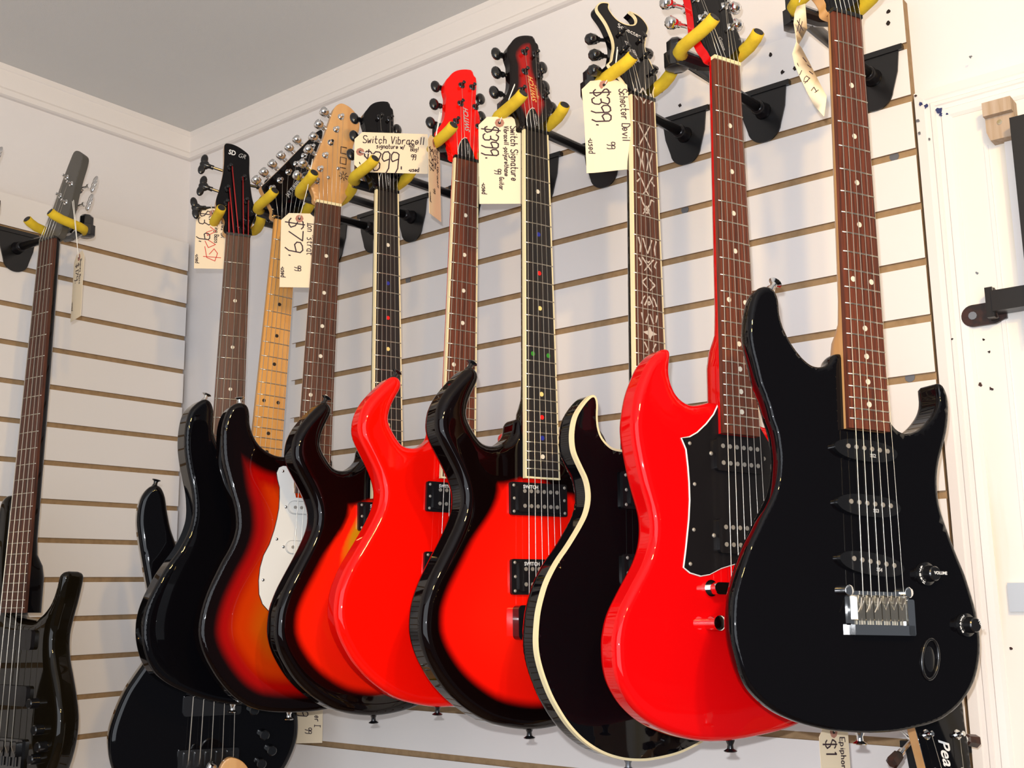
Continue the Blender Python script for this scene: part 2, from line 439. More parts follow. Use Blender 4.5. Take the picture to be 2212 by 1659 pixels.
for q, r, m in [((2118, 832), 2.6, M_RUST), ((2141, 840), 2.2, M_RUST), ((2088, 890), 1.6, M_RUST), ((2057, 733), 1.2, M_RUST), ((2008, 300), 1.4, M_SCREW), ((1983, 260), 2.2, M_SCREW), ((1986, 288), 1.8, M_SCREW), ((2110, 590), 1.6, M_SCREW),
                ((2032, 248), 2.2, M_BLUE), ((2028, 240), 4.0, M_BLUE), ((1989, 224), 2.4, M_BLUE), ((2000, 229), 3.0, M_BLUE), ((1978, 207), 1.6, M_RUST), ((2184, 1401), 1.6, M_RUST), ((2046, 246), 1.2, M_BLUE), ((2124, 633 + 100), 1.5, M_HOLE), ((2137, 610 + 150), 1.4, M_HOLE), ((2096, 123), 1.8, M_SCREW)]:
    y = -.0205 if q[0] > 2060 else -.0248
    p = onY(*q, y); disc('paint_chip', p.x, y, p.z, r, m, dr, depth=0.5, ragged=.45)
# bare wood block with a screw
p0 = onY(2162, 262, -.03)
wb = MB(); X, Z = p0.x * 1000, p0.z * 1000
wb.prism([(X - 15, Z + 24), (X + 6, Z + 31), (X + 17, Z + 20), (X + 19, Z - 8), (X + 6, Z - 29), (X - 12, Z - 18), (X - 8, Z - 2)], 0, 1)
wb = MB(lambda a, b, c: (X + a, -20 - c, Z + b))
wb.prism([(-16, -14), (-12, -26), (15, -26), (18, -12), (18, 22), (-16, 22)], 0, 20)
wb.prism([(-16, 4), (18, 4), (18, 22), (-16, 22)], 20, 30)
o = wb.build('wood_block', M_WOODBLK); tag(o, 'small bare wood block screwed to the white door frame above the black bar', 'block')
disc('screw_head', p0.x + .001, -.0405, p0.z - .005, 3.2, M_CHROME, o, depth=1.0)
# upright black bar
pa, pb = onY(2186, 262, -.055), onY(2216, 640, -.055)
bar = MB(); X = (pa.x + .013) * 1000
bar.box(X - 13, X + 13, -68, -42, pb.z * 1000 - 40, pa.z * 1000)
tag(bar.build('door_bar', M_IRON), 'upright black iron bar standing at the right edge of the photo', 'bar')
# welded latch bracket: round lug and horizontal arm
pc = onY(2101, 682, -.026)
X, Z = pc.x * 1000, pc.z * 1000
la = MB(lambda a, b, c: (X + a, -20.5 - c, Z + b))
lug = [(14 * math.cos(a), 14 * math.sin(a)) for a in np.linspace(math.pi / 2, 3 * math.pi / 2, 12)] + [(26, -14), (40, -9), (40, 14)]
la.prism(lug, 0, 5)
o = la.build('latch_bracket', M_RUST); tag(o, 'black iron latch bracket with a round screwed lug on the white door frame', 'bracket')
ar_ = MB(lambda a, b, c: (X + a, -20.5 - c, Z + b)); ar_.box(30, 260, -4, 22, 5, 30); ar_.box(22, 31, -10, 28, 0, 26)
ar_.build('arm', M_IRON, o)
wl = MB(lambda a, b, c: (X + a, -20.5 - c, Z + b)); wl.tube([(29, 28, 16), (30, 14, 17), (28, 2, 15), (30, -10, 16)], [3, 3.6, 3, 3.4], 8); wl.build('weld', M_RUST, o, smooth=True)
disc('screw_head', pc.x, -.0255, pc.z, 5.2, M_SCREW, o, depth=1.2)
pt = onY(2199, 1290, -.02)
o = MB().box(pt.x * 1000 - 9, pt.x * 1000 + 24, -27, -20.5, pt.z * 1000 - 17, pt.z * 1000 + 17).build('tape_patch', M_TAPE)
tag(o, 'small bluish patch of clear tape on the white door frame', 'tape')

# ------------------------------------------------------------------ hangers
def pill(mb, pts, r, seg=12):
    mb.tube(pts, r, seg)
def make_hanger(base, axis_rot, guitar_M, label, length=0.262, n_phi=None):
    """bracket hooked into a groove, round arm, swivelling yoke with two foam covered prongs"""
    W = Matrix.Translation(base) @ Matrix.Rotation(axis_rot, 4, 'Z')
    root = empty('guitar_hanger', W)
    tag(root, label, 'guitar hanger', 'black hangers with yellow foam prongs')
    # local: x along wall, -y outward, z up, origin on the panel face at hub height
    pl_ = MB(lambda a, b, c: (a, -c, b))
    top, bot, hw = 33, -48, 38
    arc = [(26 * math.cos(a), bot + 24 + 24 * math.sin(a)) for a in np.linspace(math.pi * 1.03, 2 * math.pi - .1, 14)]
    poly = [(-hw, top)] + [(-34, 0)] + arc + [(34, 0), (hw, top)]
    pl_.prism(poly, 1, 3.5)
    pl_.box(-43, 43, 29, 37, -4, 5.5)
    plate = pl_.build('wall_plate', M_PLATE, root, angle=40)
    hb = MB(lambda a, b, c: (a, -c, b)); hb.tube([(0, 0, 3), (0, 0, 8), (0, 0, 12), (0, 0, 20), (0, 0, 26)], [13, 11.5, 9.5, 11, 8.6], 18)
    hb.build('hub', M_PLASTIC, root, smooth=True)
    Mi = W.inverted() @ guitar_M
    def L(u, v, w): p = Mi @ Vector((u * .001, v * .001, w * .001)); return (p.x * 1000, p.y * 1000, p.z * 1000)
    piv = Vector((0, -length * 1000, -12))
    am = MB(); am.tube([(0, -20, 0), (0, -length * 1000 + 18, -10), tuple(piv)], 7.6, 12); am.build('arm', M_PLASTIC, root, smooth=True)
    yb = MB()
    yb.tube([tuple(piv + Vector((0, 0, -20))), tuple(piv + Vector((0, 0, -17))), tuple(piv + Vector((0, 0, 2))), tuple(piv + Vector((0, 0, 4))), tuple(piv + Vector((0, 0, 18))), tuple(piv + Vector((0, 0, 22)))], [11, 16.5, 16.5, 12.5, 12.5, 9], 8)
    c = Vector(L(0, 24, -52))
    yb.tube([tuple(piv + Vector((0, 0, 2))), tuple(c)], [11, 10], 8)
    yb.tube([L(-30, 26, -56), L(0, 22, -52), L(30, 26, -46)], 8, 8)
    yb.build('yoke', M_BHW, root, angle=35)
    for s in (-1, 1):
        P = [L(s * 26, 27, -54), L(s * 35, 28, -48), L(s * 38, 29, -36), L(s * 38, 30, -20), L(s * 37, 32, 0), L(s * 35, 36, 14), L(s * 34, 40, 21)]
        pm = MB(); pm.tube([P[0]] + P[1:], [7.8, 8.4, 8.4, 8.4, 8.4, 8.4, 8.0], 14)
        pr_ = pm.build('prong', M_FOAM, root, smooth=True); pr_['label'] = 'yellow foam sleeve'
        e = Vector(P[-1]); dd = (e - Vector(P[-2])).normalized()
        tp = MB(); tp.tube([tuple(e - dd * 1), tuple(e + dd * 1.4)], [7.0, 6.0], 14); tp.build('tip', M_BTIP, pr_)
    return root

# ------------------------------------------------------------------ guitars
def fret_v(n, S): return -S * (1 - 2 ** (-n / 12))
TILT = math.radians(13)
def head_T(w0, tilt):
    return lambda u, v, w: (u, v * math.cos(tilt) + w * math.sin(tilt), w0 - v * math.sin(tilt) + w * math.cos(tilt))
def make_guitar(g):
    M = frame(g['pos'], g['phi'], g.get('pit', 0), g.get('rol', 0))
    root = empty(g['name'], M)
    tag(root, g['label'], g['cat'], g.get('group'))
    S = g['S']; ws = g.get('ws', 1.0) * .96; nfr = g.get('nfr', 22)
    def hw(v): return (g['w0'] + (g['w12'] - g['w0']) * (-v) / (S / 2)) / 2 * ws
    v_end = fret_v(nfr, S) - g.get('over', 10)
    zf, zb = g['zf'], g['zf'] - g.get('thick', 44)
    # body
    body = slab(g['outline'], zf, zb, g.get('r', 7), crown=g.get('crown'), attr=g.get('attr'), sm=g.get('sm', 2), rb=g.get('rb'))
    bo = body.build('body', g['body_mat'], root, smooth=True)
    if g.get('binding_body'):
        Q, N = body.Q, body.N; n = len(Q); bb = MB(); vs_ = []
        for off, z in ((2.3, zf + .25), (-.5, zf + .25), (-.6, zf - 6.5)):
            P = Q + N * off
            vs_ += [(a, b, z) for a, b in P]
        fs = []
        for k in (0, 1):
            for i in range(n):
                j = (i + 1) % n
                fs.append((k * n + i, (k + 1) * n + i, (k + 1) * n + j, k * n + j))
        bb.add(vs_, fs); bb.build('body_binding', M_CREAM, root)
    # neck: lofted half rounds
    ft = 5.5
    nk = MB(); rings = []
    heel0 = g.get('heel', -345)
    dep = g.get('neck_depth', 15.5)
    secs = [(2, -ft + .2, 15), (-8, -ft, dep - 1), (-60, -ft, dep), (-150, -ft, dep + 1), (-250, -ft, dep + 2.5), (heel0 + 25, -ft, dep + 3.5), (heel0, -ft, dep + 7), (heel0 - 18, -ft, dep + 15), (heel0 - 38, -ft, dep + 20), (v_end, -ft, dep + 20)]
    vs_ = []
    K = 12
    for v, zt, d in secs:
        h = hw(min(v, 0))
        sq = 0.62 if d > dep + 10 else 1.0
        for k in range(K + 1):
            a = math.pi * k / K
            c, s_ = math.cos(a), math.sin(a)
            vs_.append((h * math.copysign(abs(c) ** sq, c), v, zt - d * s_ ** sq))
    m = K + 1; fs = []
    for i in range(len(secs) - 1):
        for k in range(K): fs.append((i * m + k, i * m + k + 1, (i + 1) * m + k + 1, (i + 1) * m + k))
        fs.append((i * m + K, i * m, (i + 1) * m, (i + 1) * m + K))
    fs += [tuple(range(m)), tuple(range(len(secs) * m - 1, (len(secs) - 1) * m - 1, -1))]
    nk.add(vs_, fs)
    nko = nk.build('neck', g['neck_mat'], root, angle=60)
    # fingerboard with a slight radius
    fb = MB(); vs_ = []; vv = [0.0, -120, -300, v_end]
    prof = [-1, -.8, -.4, 0, .4, .8, 1]
    for v in vv:
        h = hw(v)
        for t in prof: vs_.append((h * t, v, 0.9 * (1 - t * t)))
        vs_.append((h, v, -ft)); vs_.append((-h, v, -ft))
    m = len(prof) + 2
    fs = [(i * m + k, (i + 1) * m + k, (i + 1) * m + (k + 1) % m, i * m + (k + 1) % m) for i in range(len(vv) - 1) for k in range(m)]
    fs += [tuple(range(m)), tuple(range(len(vv) * m - 1, (len(vv) - 1) * m - 1, -1))]
    fb.add(vs_, fs); fb.build('fingerboard', g['board_mat'], root, angle=30)
    if g.get('binding_neck'):
        for s in (-1, 1):
            bb = MB(); x0, x1 = hw(0), hw(v_end)
            vs_ = []
            for v, h in ((0, x0), (v_end, x1)):
                vs_ += [(s * (h - 2.0), v, .55), (s * (h + .3), v, .35), (s * (h + .3), v, -ft), (s * (h - 2.0), v, -ft)]
            bb.add(vs_, [(0, 1, 5, 4), (1, 2, 6, 5), (2, 3, 7, 6), (3, 0, 4, 7), (0, 3, 2, 1), (4, 5, 6, 7)])
            bb.build('neck_binding', M_CREAM, root)
        MB().box(-hw(v_end) - .3, hw(v_end) + .3, v_end - 2.2, v_end + .2, -ft, .6).build('neck_binding', M_CREAM, root)
    for n in range(1, nfr + 1):
        v = fret_v(n, S); h = hw(v) - .3
        f = MB(); f.tube([(h * t, v, .9 * (1 - t * t) + .25) for t in (-1, -.5, 0, .5, 1)], .95, 6); f.build('fret', M_STEEL, root, smooth=True)
    dots = g.get('dots')
    if dots:
        for n in (3, 5, 7, 9, 12, 15, 17, 19, 21):
            if n > nfr: continue
            v = (fret_v(n, S) + fret_v(n - 1, S)) / 2
            mm = dots if not isinstance(dots, dict) else dots.get(n)
            if mm is None: continue
            for u in ((-hw(v) * .5, hw(v) * .5) if n == 12 else (0,)):
                d = MB(lambda a, b, c, u=u, v=v: (u + a, v + b, c)); z = .9 * (1 - (u / hw(v)) ** 2)
                d.prism([(3.1 * math.cos(t), 3.1 * math.sin(t)) for t in np.linspace(0, 2 * math.pi, 14, endpoint=False)], z - .6, z + .12)
                d.build('fret_marker', mm, root)
    # nut
    nm = g.get('nut_mat', M_BHW)
    MB().box(-hw(0) - .3, hw(0) + .3, 0, 4.5, -ft, 2.0).build('nut', nm, root)
    # headstock
    w0, tilt = g['head_w0'], g['head_tilt']
    T = head_T(w0, tilt)
    hs = slab(g['head'], 0, -14, g.get('head_r', 1.3), step=3, grid=7, T=T, sm=1, attr=(lambda V, D: D * 1.25))
    ho = hs.build('headstock', g['head_mat'], root, smooth=True)
    if g.get('head_edge_mat'):
        me = ho.data; me.materials.append(g['head_edge_mat'])
        nrm = Vector((0, math.sin(tilt), math.cos(tilt)))
        for p in me.polygons:
            if p.normal.dot(nrm) < 0.5: p.material_index = 1
    if g.get('head_binding'):
        Q, N = hs.Q, hs.N; n = len(Q); bb = MB(T); vs_ = []
        for off, z in ((1.4, .3), (-.4, .3), (-.5, -3.6)):
            vs_ += [(a, b, z) for a, b in Q + N * off]
        bb.add(vs_, [(k * n + i, (k + 1) * n + i, (k + 1) * n + (i + 1) % n, k * n + (i + 1) % n) for k in (0, 1) for i in range(n)])
        bb.build('headstock_binding', M_CREAM, root)
    vo = MB(); vs_ = []       # volute joining neck to head
    hz = lambda v, w: T(0, v, w)
    for v, hh, zt, d in ((0.5, hw(0), -ft, 15), (14, hw(0) * 1.02, hz(14, -2)[2], 13 + 2), (30, min(abs(g.get('vol', 26)), 30), hz(30, -3)[2], 11.2)):
        for k in range(9):
            a = math.pi * k / 8; vs_.append((hh * math.cos(a), v, zt - d * math.sin(a) ** .7))
    m = 9; fs = [(i * m + k, i * m + k + 1, (i + 1) * m + k + 1, (i + 1) * m + k) for i in range(2) for k in range(8)]
    fs += [(i * m + 8, i * m, (i + 1) * m, (i + 1) * m + 8) for i in range(2)] + [tuple(range(9)), tuple(range(26, 17, -1))]
    vo.add(vs_, fs); vo.build('volute', g.get('vol_mat', g['neck_mat']), root, smooth=True)
    # tuners
    tk = g['tuner']; hwm = {'chrome': M_CHROME, 'pearl': M_CHROME}.get(tk, M_CHROME if 'chrome' in tk else M_BHW)
    for (pu, pv), (bu, bv) in g['tuners']:
        t = MB(T)
        t.tube([(pu, pv, -14), (pu, pv, .6), (pu, pv, 1.6)], [5.6, 5.6, 4.6], 12)
        t.tube([(pu, pv, 1.0), (pu, pv, 6), (pu, pv, 7.4), (pu, pv, 9.5), (pu, pv, 10)], [3.0, 2.6, 2.1, 3.0, 2.4], 10)
        t.tube([(pu, pv, -16), (pu, pv, -22)], 8, 10)
        d = Vector((bu - pu, bv - pv)); L = d.length; d.normalize()
        t.tube([(pu, pv, -18), (bu - d.x * 8, bv - d.y * 8, -18)], 2.6, 8)
        t.tube([(bu - d.x * 11, bv - d.y * 11, -18), (bu - d.x * 6.5, bv - d.y * 6.5, -18)], 4.2, 10)
        to = t.build('tuner', hwm, root, angle=40)
        b = MB(lambda a, c, e, bu=bu, bv=bv, d=d: T(bu + d.x * a - d.y * c, bv + d.y * a + d.x * c, -18 + e))
        if tk == 'bean': b.ball((1, 0, 0), 8.2, 10.6, 5.6, 14, 9)
        elif tk == 'wing':
            b.tube([(-9, 0, 0), (-3, 0, 0), (1, 0, 0), (5, 0, 0), (9, 0, 0)], [3.6, 4.5, 4.5, 4.5, 3.5], 8)
            b.ball((8, 11, 0), 6.5, 11, 3.8); b.ball((8, -11, 0), 6.5, 11, 3.8); b.ball((5, 0, 0), 9, 10, 3.6)
        elif tk == 'wing_chrome':
            b.ball((7, 8, 0), 6, 10, 3.2); b.ball((7, -8, 0), 6, 10, 3.2); b.ball((7, 0, 0), 6.5, 9, 3.4)
        elif tk == 'black_rect': b.tube([(-6, 0, 0), (-4, 0, 0), (6, 0, 0), (9, 0, 0), (10, 0, 0)], [4.5, 7.2, 8, 6.5, 3], 8)
        elif tk == 'pearl': b.tube([(-6, 0, 0), (-4, 0, 0), (9, 0, 0), (11, 0, 0)], [4, 6.5, 7.5, 5], 6)
        else: b.tube([(-6, 0, 0), (-4.5, 0, 0), (4.5, 0, 0), (7.5, 0, 0), (8.5, 0, 0)], [4, 7, 8.4, 6.6, 3], 8)
        bm_ = {'pearl': M_RUST}.get(tk, hwm)
        b.build('tuner_button', bm_, to, smooth=tk != 'pearl')
    # strings
    ns = g.get('ns', 6); spn = hw(0) * 2 - 8; spb = g.get('spb', 52)
    wb_ = g.get('wb', 3.0)
    posts = [p for p, b in g['tuners']]
    order = g.get('order')
    for i in range(ns):
        t = (i / (ns - 1) - .5) if ns > 1 else 0
        un = t * spn; ub = t * spb + g.get('ub', 0)
        pu, pv = posts[order[i]] if order else posts[min(i, len(posts) - 1)]
        hp = T(pu + (2.4 if pu < un else -2.4), pv, 5.5)
        r = (0.52 - 0.055 * i) * g.get('string_r', 1.0)
        sm_ = MB(); z0 = 2.6
        pts = [(un, 3.5, z0), (ub, -S - 4, wb_)] + ([(ub, -S - 16, wb_ - 6)])
        sm_.tube(pts, r, 5)
        so = sm_.build('string', M_STRING, root, smooth=True)
        hm = MB(); hm.tube([hp, (un, 3.5, z0)], r * (1.5 if 'head_string_mat' in g else .7), 5)
        hm.build('string_end', g.get('head_string_mat', M_STRING), so, smooth=True)
    # strap buttons
    for (u, v, w), (dx, dy) in g.get('buttons', []):
        b = MB(); d = Vector((dx, dy, 0)).normalized(); c = Vector((u, v, w))
        b.tube([tuple(c - d * 4), tuple(c + d * 1), tuple(c + d * 5), tuple(c + d * 9), tuple(c + d * 11.5), tuple(c + d * 12.5)], [5.5, 5.0, 3.2, 3.6, 7.5, 6.5], 14)
        b.build('strap_button', g.get('button_mat', M_BHW), root, angle=40)
    g['fit'](root, g, zf, T) if g.get('fit') else None
    return root

# hardware builders (all coordinates in a guitar's own frame, mm)
def rrect(x0, x1, y0, y1, r, n=4):
    out = []
    for cx_, cy_, a0 in ((x1 - r, y1 - r, 0), (x0 + r, y1 - r, 90), (x0 + r, y0 + r, 180), (x1 - r, y0 + r, 270)):
        for k in range(n + 1):
            a = math.radians(a0 + 90 * k / n); out.append((cx_ + r * math.cos(a), cy_ + r * math.sin(a)))
    return out
def screws(parent, pts, z, m, r=2.2):
    for u, v in pts:
        b = MB(); b.ball((u, v, z), r, r, r * .55, 10, 6); b.build('screw', m, parent, smooth=True)
def humbucker(root, z, cu, v0, v1, ring=True, text=None, hwid=43.5, poles=True):
    cv = (v0 + v1) / 2
    p = MB()
    if ring:
        p.prism(rrect(cu - hwid, cu + hwid, v1, v0, 3), z - 1, z + 5)
        p.prism(rrect(cu - hwid + 9, cu + hwid - 9, v1 + 4, v0 - 4, 3), z, z + 8.5)
    else: p.prism(rrect(cu - hwid, cu + hwid, v1, v0, 4), z - 1, z + 5.5)
    po = p.build('pickup', M_PLASTIC, root, angle=30)
    top = z + (8.5 if ring else 5.5)
    for rv in (cv + 9.5, cv - 9.5):
        for i in range(6):
            u = cu + (i - 2.5) * 9.9
            q = MB(); q.tube([(u, rv, top - .5), (u, rv, top + .6)], 2.6, 12); q.build('pole_piece', M_POLE, po)
    if ring: screws(po, [(cu - hwid + 4.5, v0 - 4.5), (cu + hwid - 4.5, v0 - 4.5), (cu - hwid + 4.5, v1 + 4.5), (cu + hwid - 4.5, v1 + 4.5), (cu - hwid + 5, cv), (cu + hwid - 5, cv)], z + 5.4, M_POLE)
    if text: text_obj('logo', text, 6.4, M_LOGOW, po, place(cu - 15.5, v0 - 6.3, top + .2), bold=.12, sx=.95)
    return po
def fit_switch(col):
    def f(root, g, zf, T):
        humbucker(root, zf, -1, -483, -525, text='SWITCH'); humbucker(root, zf, -1, -580, -624, text='SWITCH')
        b = MB(); b.prism(rrect(-41, 42, -679, -637, 6), zf, zf + 14); b.build('bridge', M_BHW, root, angle=35)
        tc = MB(T); tc.prism([(-12, 7), (-13, 12), (-11, 22), (-6, 33), (-2, 38), (2, 41), (6, 40), (9, 31), (13, 20), (16, 7)], .2, 2.4)
        to = tc.build('truss_cover', M_PLASTIC, root)
        ln = MB(T); ln.tube([(-12.5, 8, 2.4), (-12, 16, 2.6), (-9.5, 26, 2.6), (-5, 35, 2.6), (1, 41.5, 2.6), (5, 41.5, 2.6)], .55, 5); ln.build('trim_line', M_LOGOW, to)
        text_obj('logo', 'VIBRACELL', 4.2, M_LOGOG, to, hp(T, 4.5, 22, 2.6, -90))
        lm = {'y': M_LOGOY, 'k': M_LOGOG}[col]
        text_obj('logo', 'SWITCH', 11.5, lm, root, hp(T, 9, 77, .35, 90), shear=.25, bold=.2)
        if col == 'y': text_obj('logo', 'signature', 6.5, M_LOGOY, root, hp(T, 15, 74, .4, 90), shear=.4)
    return f
def hp(T, u, v, w, deg):
    """local matrix (m) on the head plane at u,v,w turned by deg in that plane"""
    o = Vector(T(u, v, w)); x = Vector(T(u + 1, v, w)) - o; y = Vector(T(u, v + 1, w)) - o; z = x.cross(y)
    a = math.radians(deg)
    X = x * math.cos(a) + y * math.sin(a); Y = -x * math.sin(a) + y * math.cos(a); o = o * .001
    return Matrix(((X.x, Y.x, z.x, o.x), (X.y, Y.y, z.y, o.y), (X.z, Y.z, z.z, o.z), (0, 0, 0, 1)))

SWITCH_OUT = [(-24, -398), (-31, -417), (-41, -428), (-55, -436), (-71, -437), (-82, -433), (-90, -423), (-98, -411), (-102, -400), (-99, -384), (-93, -370), (-86, -357), (-84, -347), (-89, -339), (-98, -338), (-111, -350), (-123, -363), (-134, -377), (-142, -393), (-145, -408), (-145, -420), (-141, -432), (-133, -446), (-121, -466), (-113, -482), (-108, -498), (-108, -512), (-111, -525), (-120, -545), (-132, -567), (-143, -586), (-153, -604), (-160, -620), (-165, -636), (-167, -652), (-167, -668), (-163, -684), (-157, -698), (-148, -713), (-137, -728), (-120, -745), (-97, -762), (-70, -776), (-40, -784), (-10, -788), (21, -787), (53, -782), (83, -772), (108, -758), (130, -740), (147, -718), (157, -692), (159, -665), (155, -638), (146, -610), (133, -582), (119, -556), (110, -532), (106, -510), (107, -492), (113, -475), (120, -458), (124, -440), (120, -422), (110, -405), (98, -397), (89, -402), (90, -417), (85, -433), (74, -444), (58, -448), (44, -442), (34, -427), (27, -404)]
SWITCH_HEAD = [(-21, 3), (-22, 10), (-24, 22), (-27, 31), (-36, 38), (-42, 43), (-42, 48), (-36, 57), (-30, 70), (-26, 85), (-24, 102), (-22, 115), (-24, 129), (-21, 143), (-15, 152), (-7, 163), (3, 171), (17, 177), (29, 178), (30, 168), (34, 167), (34, 155), (32, 138), (29, 118), (30, 107), (33, 95), (34, 81), (38, 69), (43, 61), (40, 52), (30, 33), (23, 20), (20, 4)]
def y_attr(V, D):
    b = sw_attr(V, D)
    e = np.exp(-((V[:, 0] + 15) / 60) ** 2 - ((V[:, 1] + 528) / 48) ** 2)
    return np.minimum(b, 66) + 75 * e * np.clip((b - 28) / 20, 0, 1)
SW_T = [((-10, 70), (-43, 70)), ((1, 106), (-34, 107)), ((6, 142), (-29, 142)), ((25, 144), (48, 142)), ((27, 107), (46, 107)), ((29, 71), (53, 71))]
def sw_attr(V, D):
    k = np.clip((V[:, 1] + 565) / 85, 0, 1); k = k * k * (3 - 2 * k)
    j = np.clip((V[:, 1] + 470) / 50, 0, 1)
    return D - 26 * k - 120 * j + np.clip((-640 - V[:, 1]) / 100, -0.0, 1) * -5
def sw_crown(V, D): return np.minimum(1, np.maximum(0, D - 10) / 60) * 1.6
def switch(letter, pose, body, head, neck, board, label, dots, col, **kw):
    d = dict(name='electric_guitar', label=label, cat='guitar', pos=pose[:3], phi=pose[3], pit=pose[4], rol=pose[5], ws=pose[6],
             S=648, w0=42, w12=52, nfr=22, zf=-12, thick=44, r=11, outline=SWITCH_OUT, body_mat=body, neck_mat=neck, board_mat=board,
             binding_neck=True, dots=dots, head=SWITCH_HEAD, head_w0=-4, head_tilt=TILT, head_mat=head, tuner='bean', tuners=SW_T,
             order=[0, 1, 2, 3, 4, 5], attr=sw_attr, heel=-375, fit=fit_switch(col), buttons=[((-6, -787, -32), (0, -1)), ((-91, -339, -32), (.5, 1))], vol=30)
    d.update(kw); return make_guitar(d)

POSE = {"J": (1.67875, -0.30337, 2.18372, 1.079452, -0.01856, -0.042543, 0.98217), "I": (1.52381, -0.29595, 2.18011, 1.166694, -0.0233, -0.036084, 0.96764), "H": (1.3995, -0.28934, 2.17358, 1.274954, -0.011577, -0.025376, 0.99863), "G": (1.2368, -0.30379, 2.16805, 1.233047, -0.01775, -0.013205, 0.97556), "F": (1.07591, -0.26325, 2.18232, 1.197628, 0.000131, -0.036403, 0.99275), "E": (0.92933, -0.28226, 2.16369, 1.302577, -0.002428, 0.006968, 0.97617), "D": (0.81062, -0.29652, 2.16678, 1.166463, 0.005694, -0.036646, 0.99879), "C": (0.68024, -0.27475, 2.17386, 1.284419, -0.002188, -0.0627, 0.99877), "B": (0.58196, -0.2988, 2.16282, 1.080269, 0.024531, -0.015093, 0.95132), "A": (0.26201, -0.47408, 2.1812, 0.091253, -0.02716, -0.000476, 0.99677)}
def pose_kw(k):
    p = POSE[k]; return dict(pos=p[:3], phi=p[3], pit=p[4], rol=p[5], ws=p[6])
cream_dots = M_DOTW
mixed = {3: M_DOTW, 5: M_DOTB, 7: M_DOTR, 9: M_DOTY, 12: M_DOTG, 15: M_DOTY, 17: M_DOTR, 19: M_DOTB, 21: M_DOTW}
switch('G', POSE['G'], M_BURST_R, M_BURST_H, M_BLACK, M_EBONY, 'red electric guitar with black rim, red-centred headstock and coloured dots on its black fingerboard', mixed, 'y')
switch('F', POSE['F'], M_RED, M_RED, M_RED, M_ROSE_R, 'all bright red electric guitar with matching red headstock and black tuners', cream_dots, 'k', head_edge_mat=None)
switch('E', POSE['E'], M_BURST_Y, M_BLACK, M_BLACK, M_EBONY, 'black, red and yellow sunburst electric guitar, plain black headstock behind the sideways tag', mixed, 'k', attr=y_attr)

# front right: black superstrat
J_OUT = [(-27, -395), (-39, -407), (-50, -412), (-61, -412), (-71, -407), (-81, -398), (-89, -388), (-96, -376), (-100, -362), (-101, -346), (-105, -337), (-114, -333), (-123, -336), (-130, -343), (-135, -357), (-138, -372), (-139, -388), (-137, -403), (-133, -418), (-128, -438), (-123, -449), (-118, -462), (-115, -474), (-110, -486), (-108, -500), (-107, -511), (-108, -522), (-110, -534), (-114, -546), (-121, -559), (-129, -571), (-137, -585), (-146, -600), (-154, -618), (-160, -633), (-165, -647), (-167, -659), (-168, -671), (-168, -684), (-166, -697), (-162, -711), (-159, -720), (-150, -735), (-134, -749), (-117, -759), (-98, -766), (-79, -771), (-57, -775), (-34, -777), (-15, -778), (6, -778), (27, -777), (49, -774), (71, -770), (88, -764), (107, -753), (123, -738), (132, -725), (138, -710), (141, -697), (142, -684), (141, -671), (138, -654), (133, -637), (127, -619), (119, -602), (112, -586), (106, -571), (101, -558), (98, -546), (97, -532), (98, -517), (102, -501), (109, -484), (116, -466), (120, -448), (121, -433), (119, -422), (114, -414), (107, -413), (107, -420), (107, -433), (101, -446), (89, -459), (78, -467), (65, -472), (53, -473), (44, -469), (38, -462), (34, -452), (29, -405)]
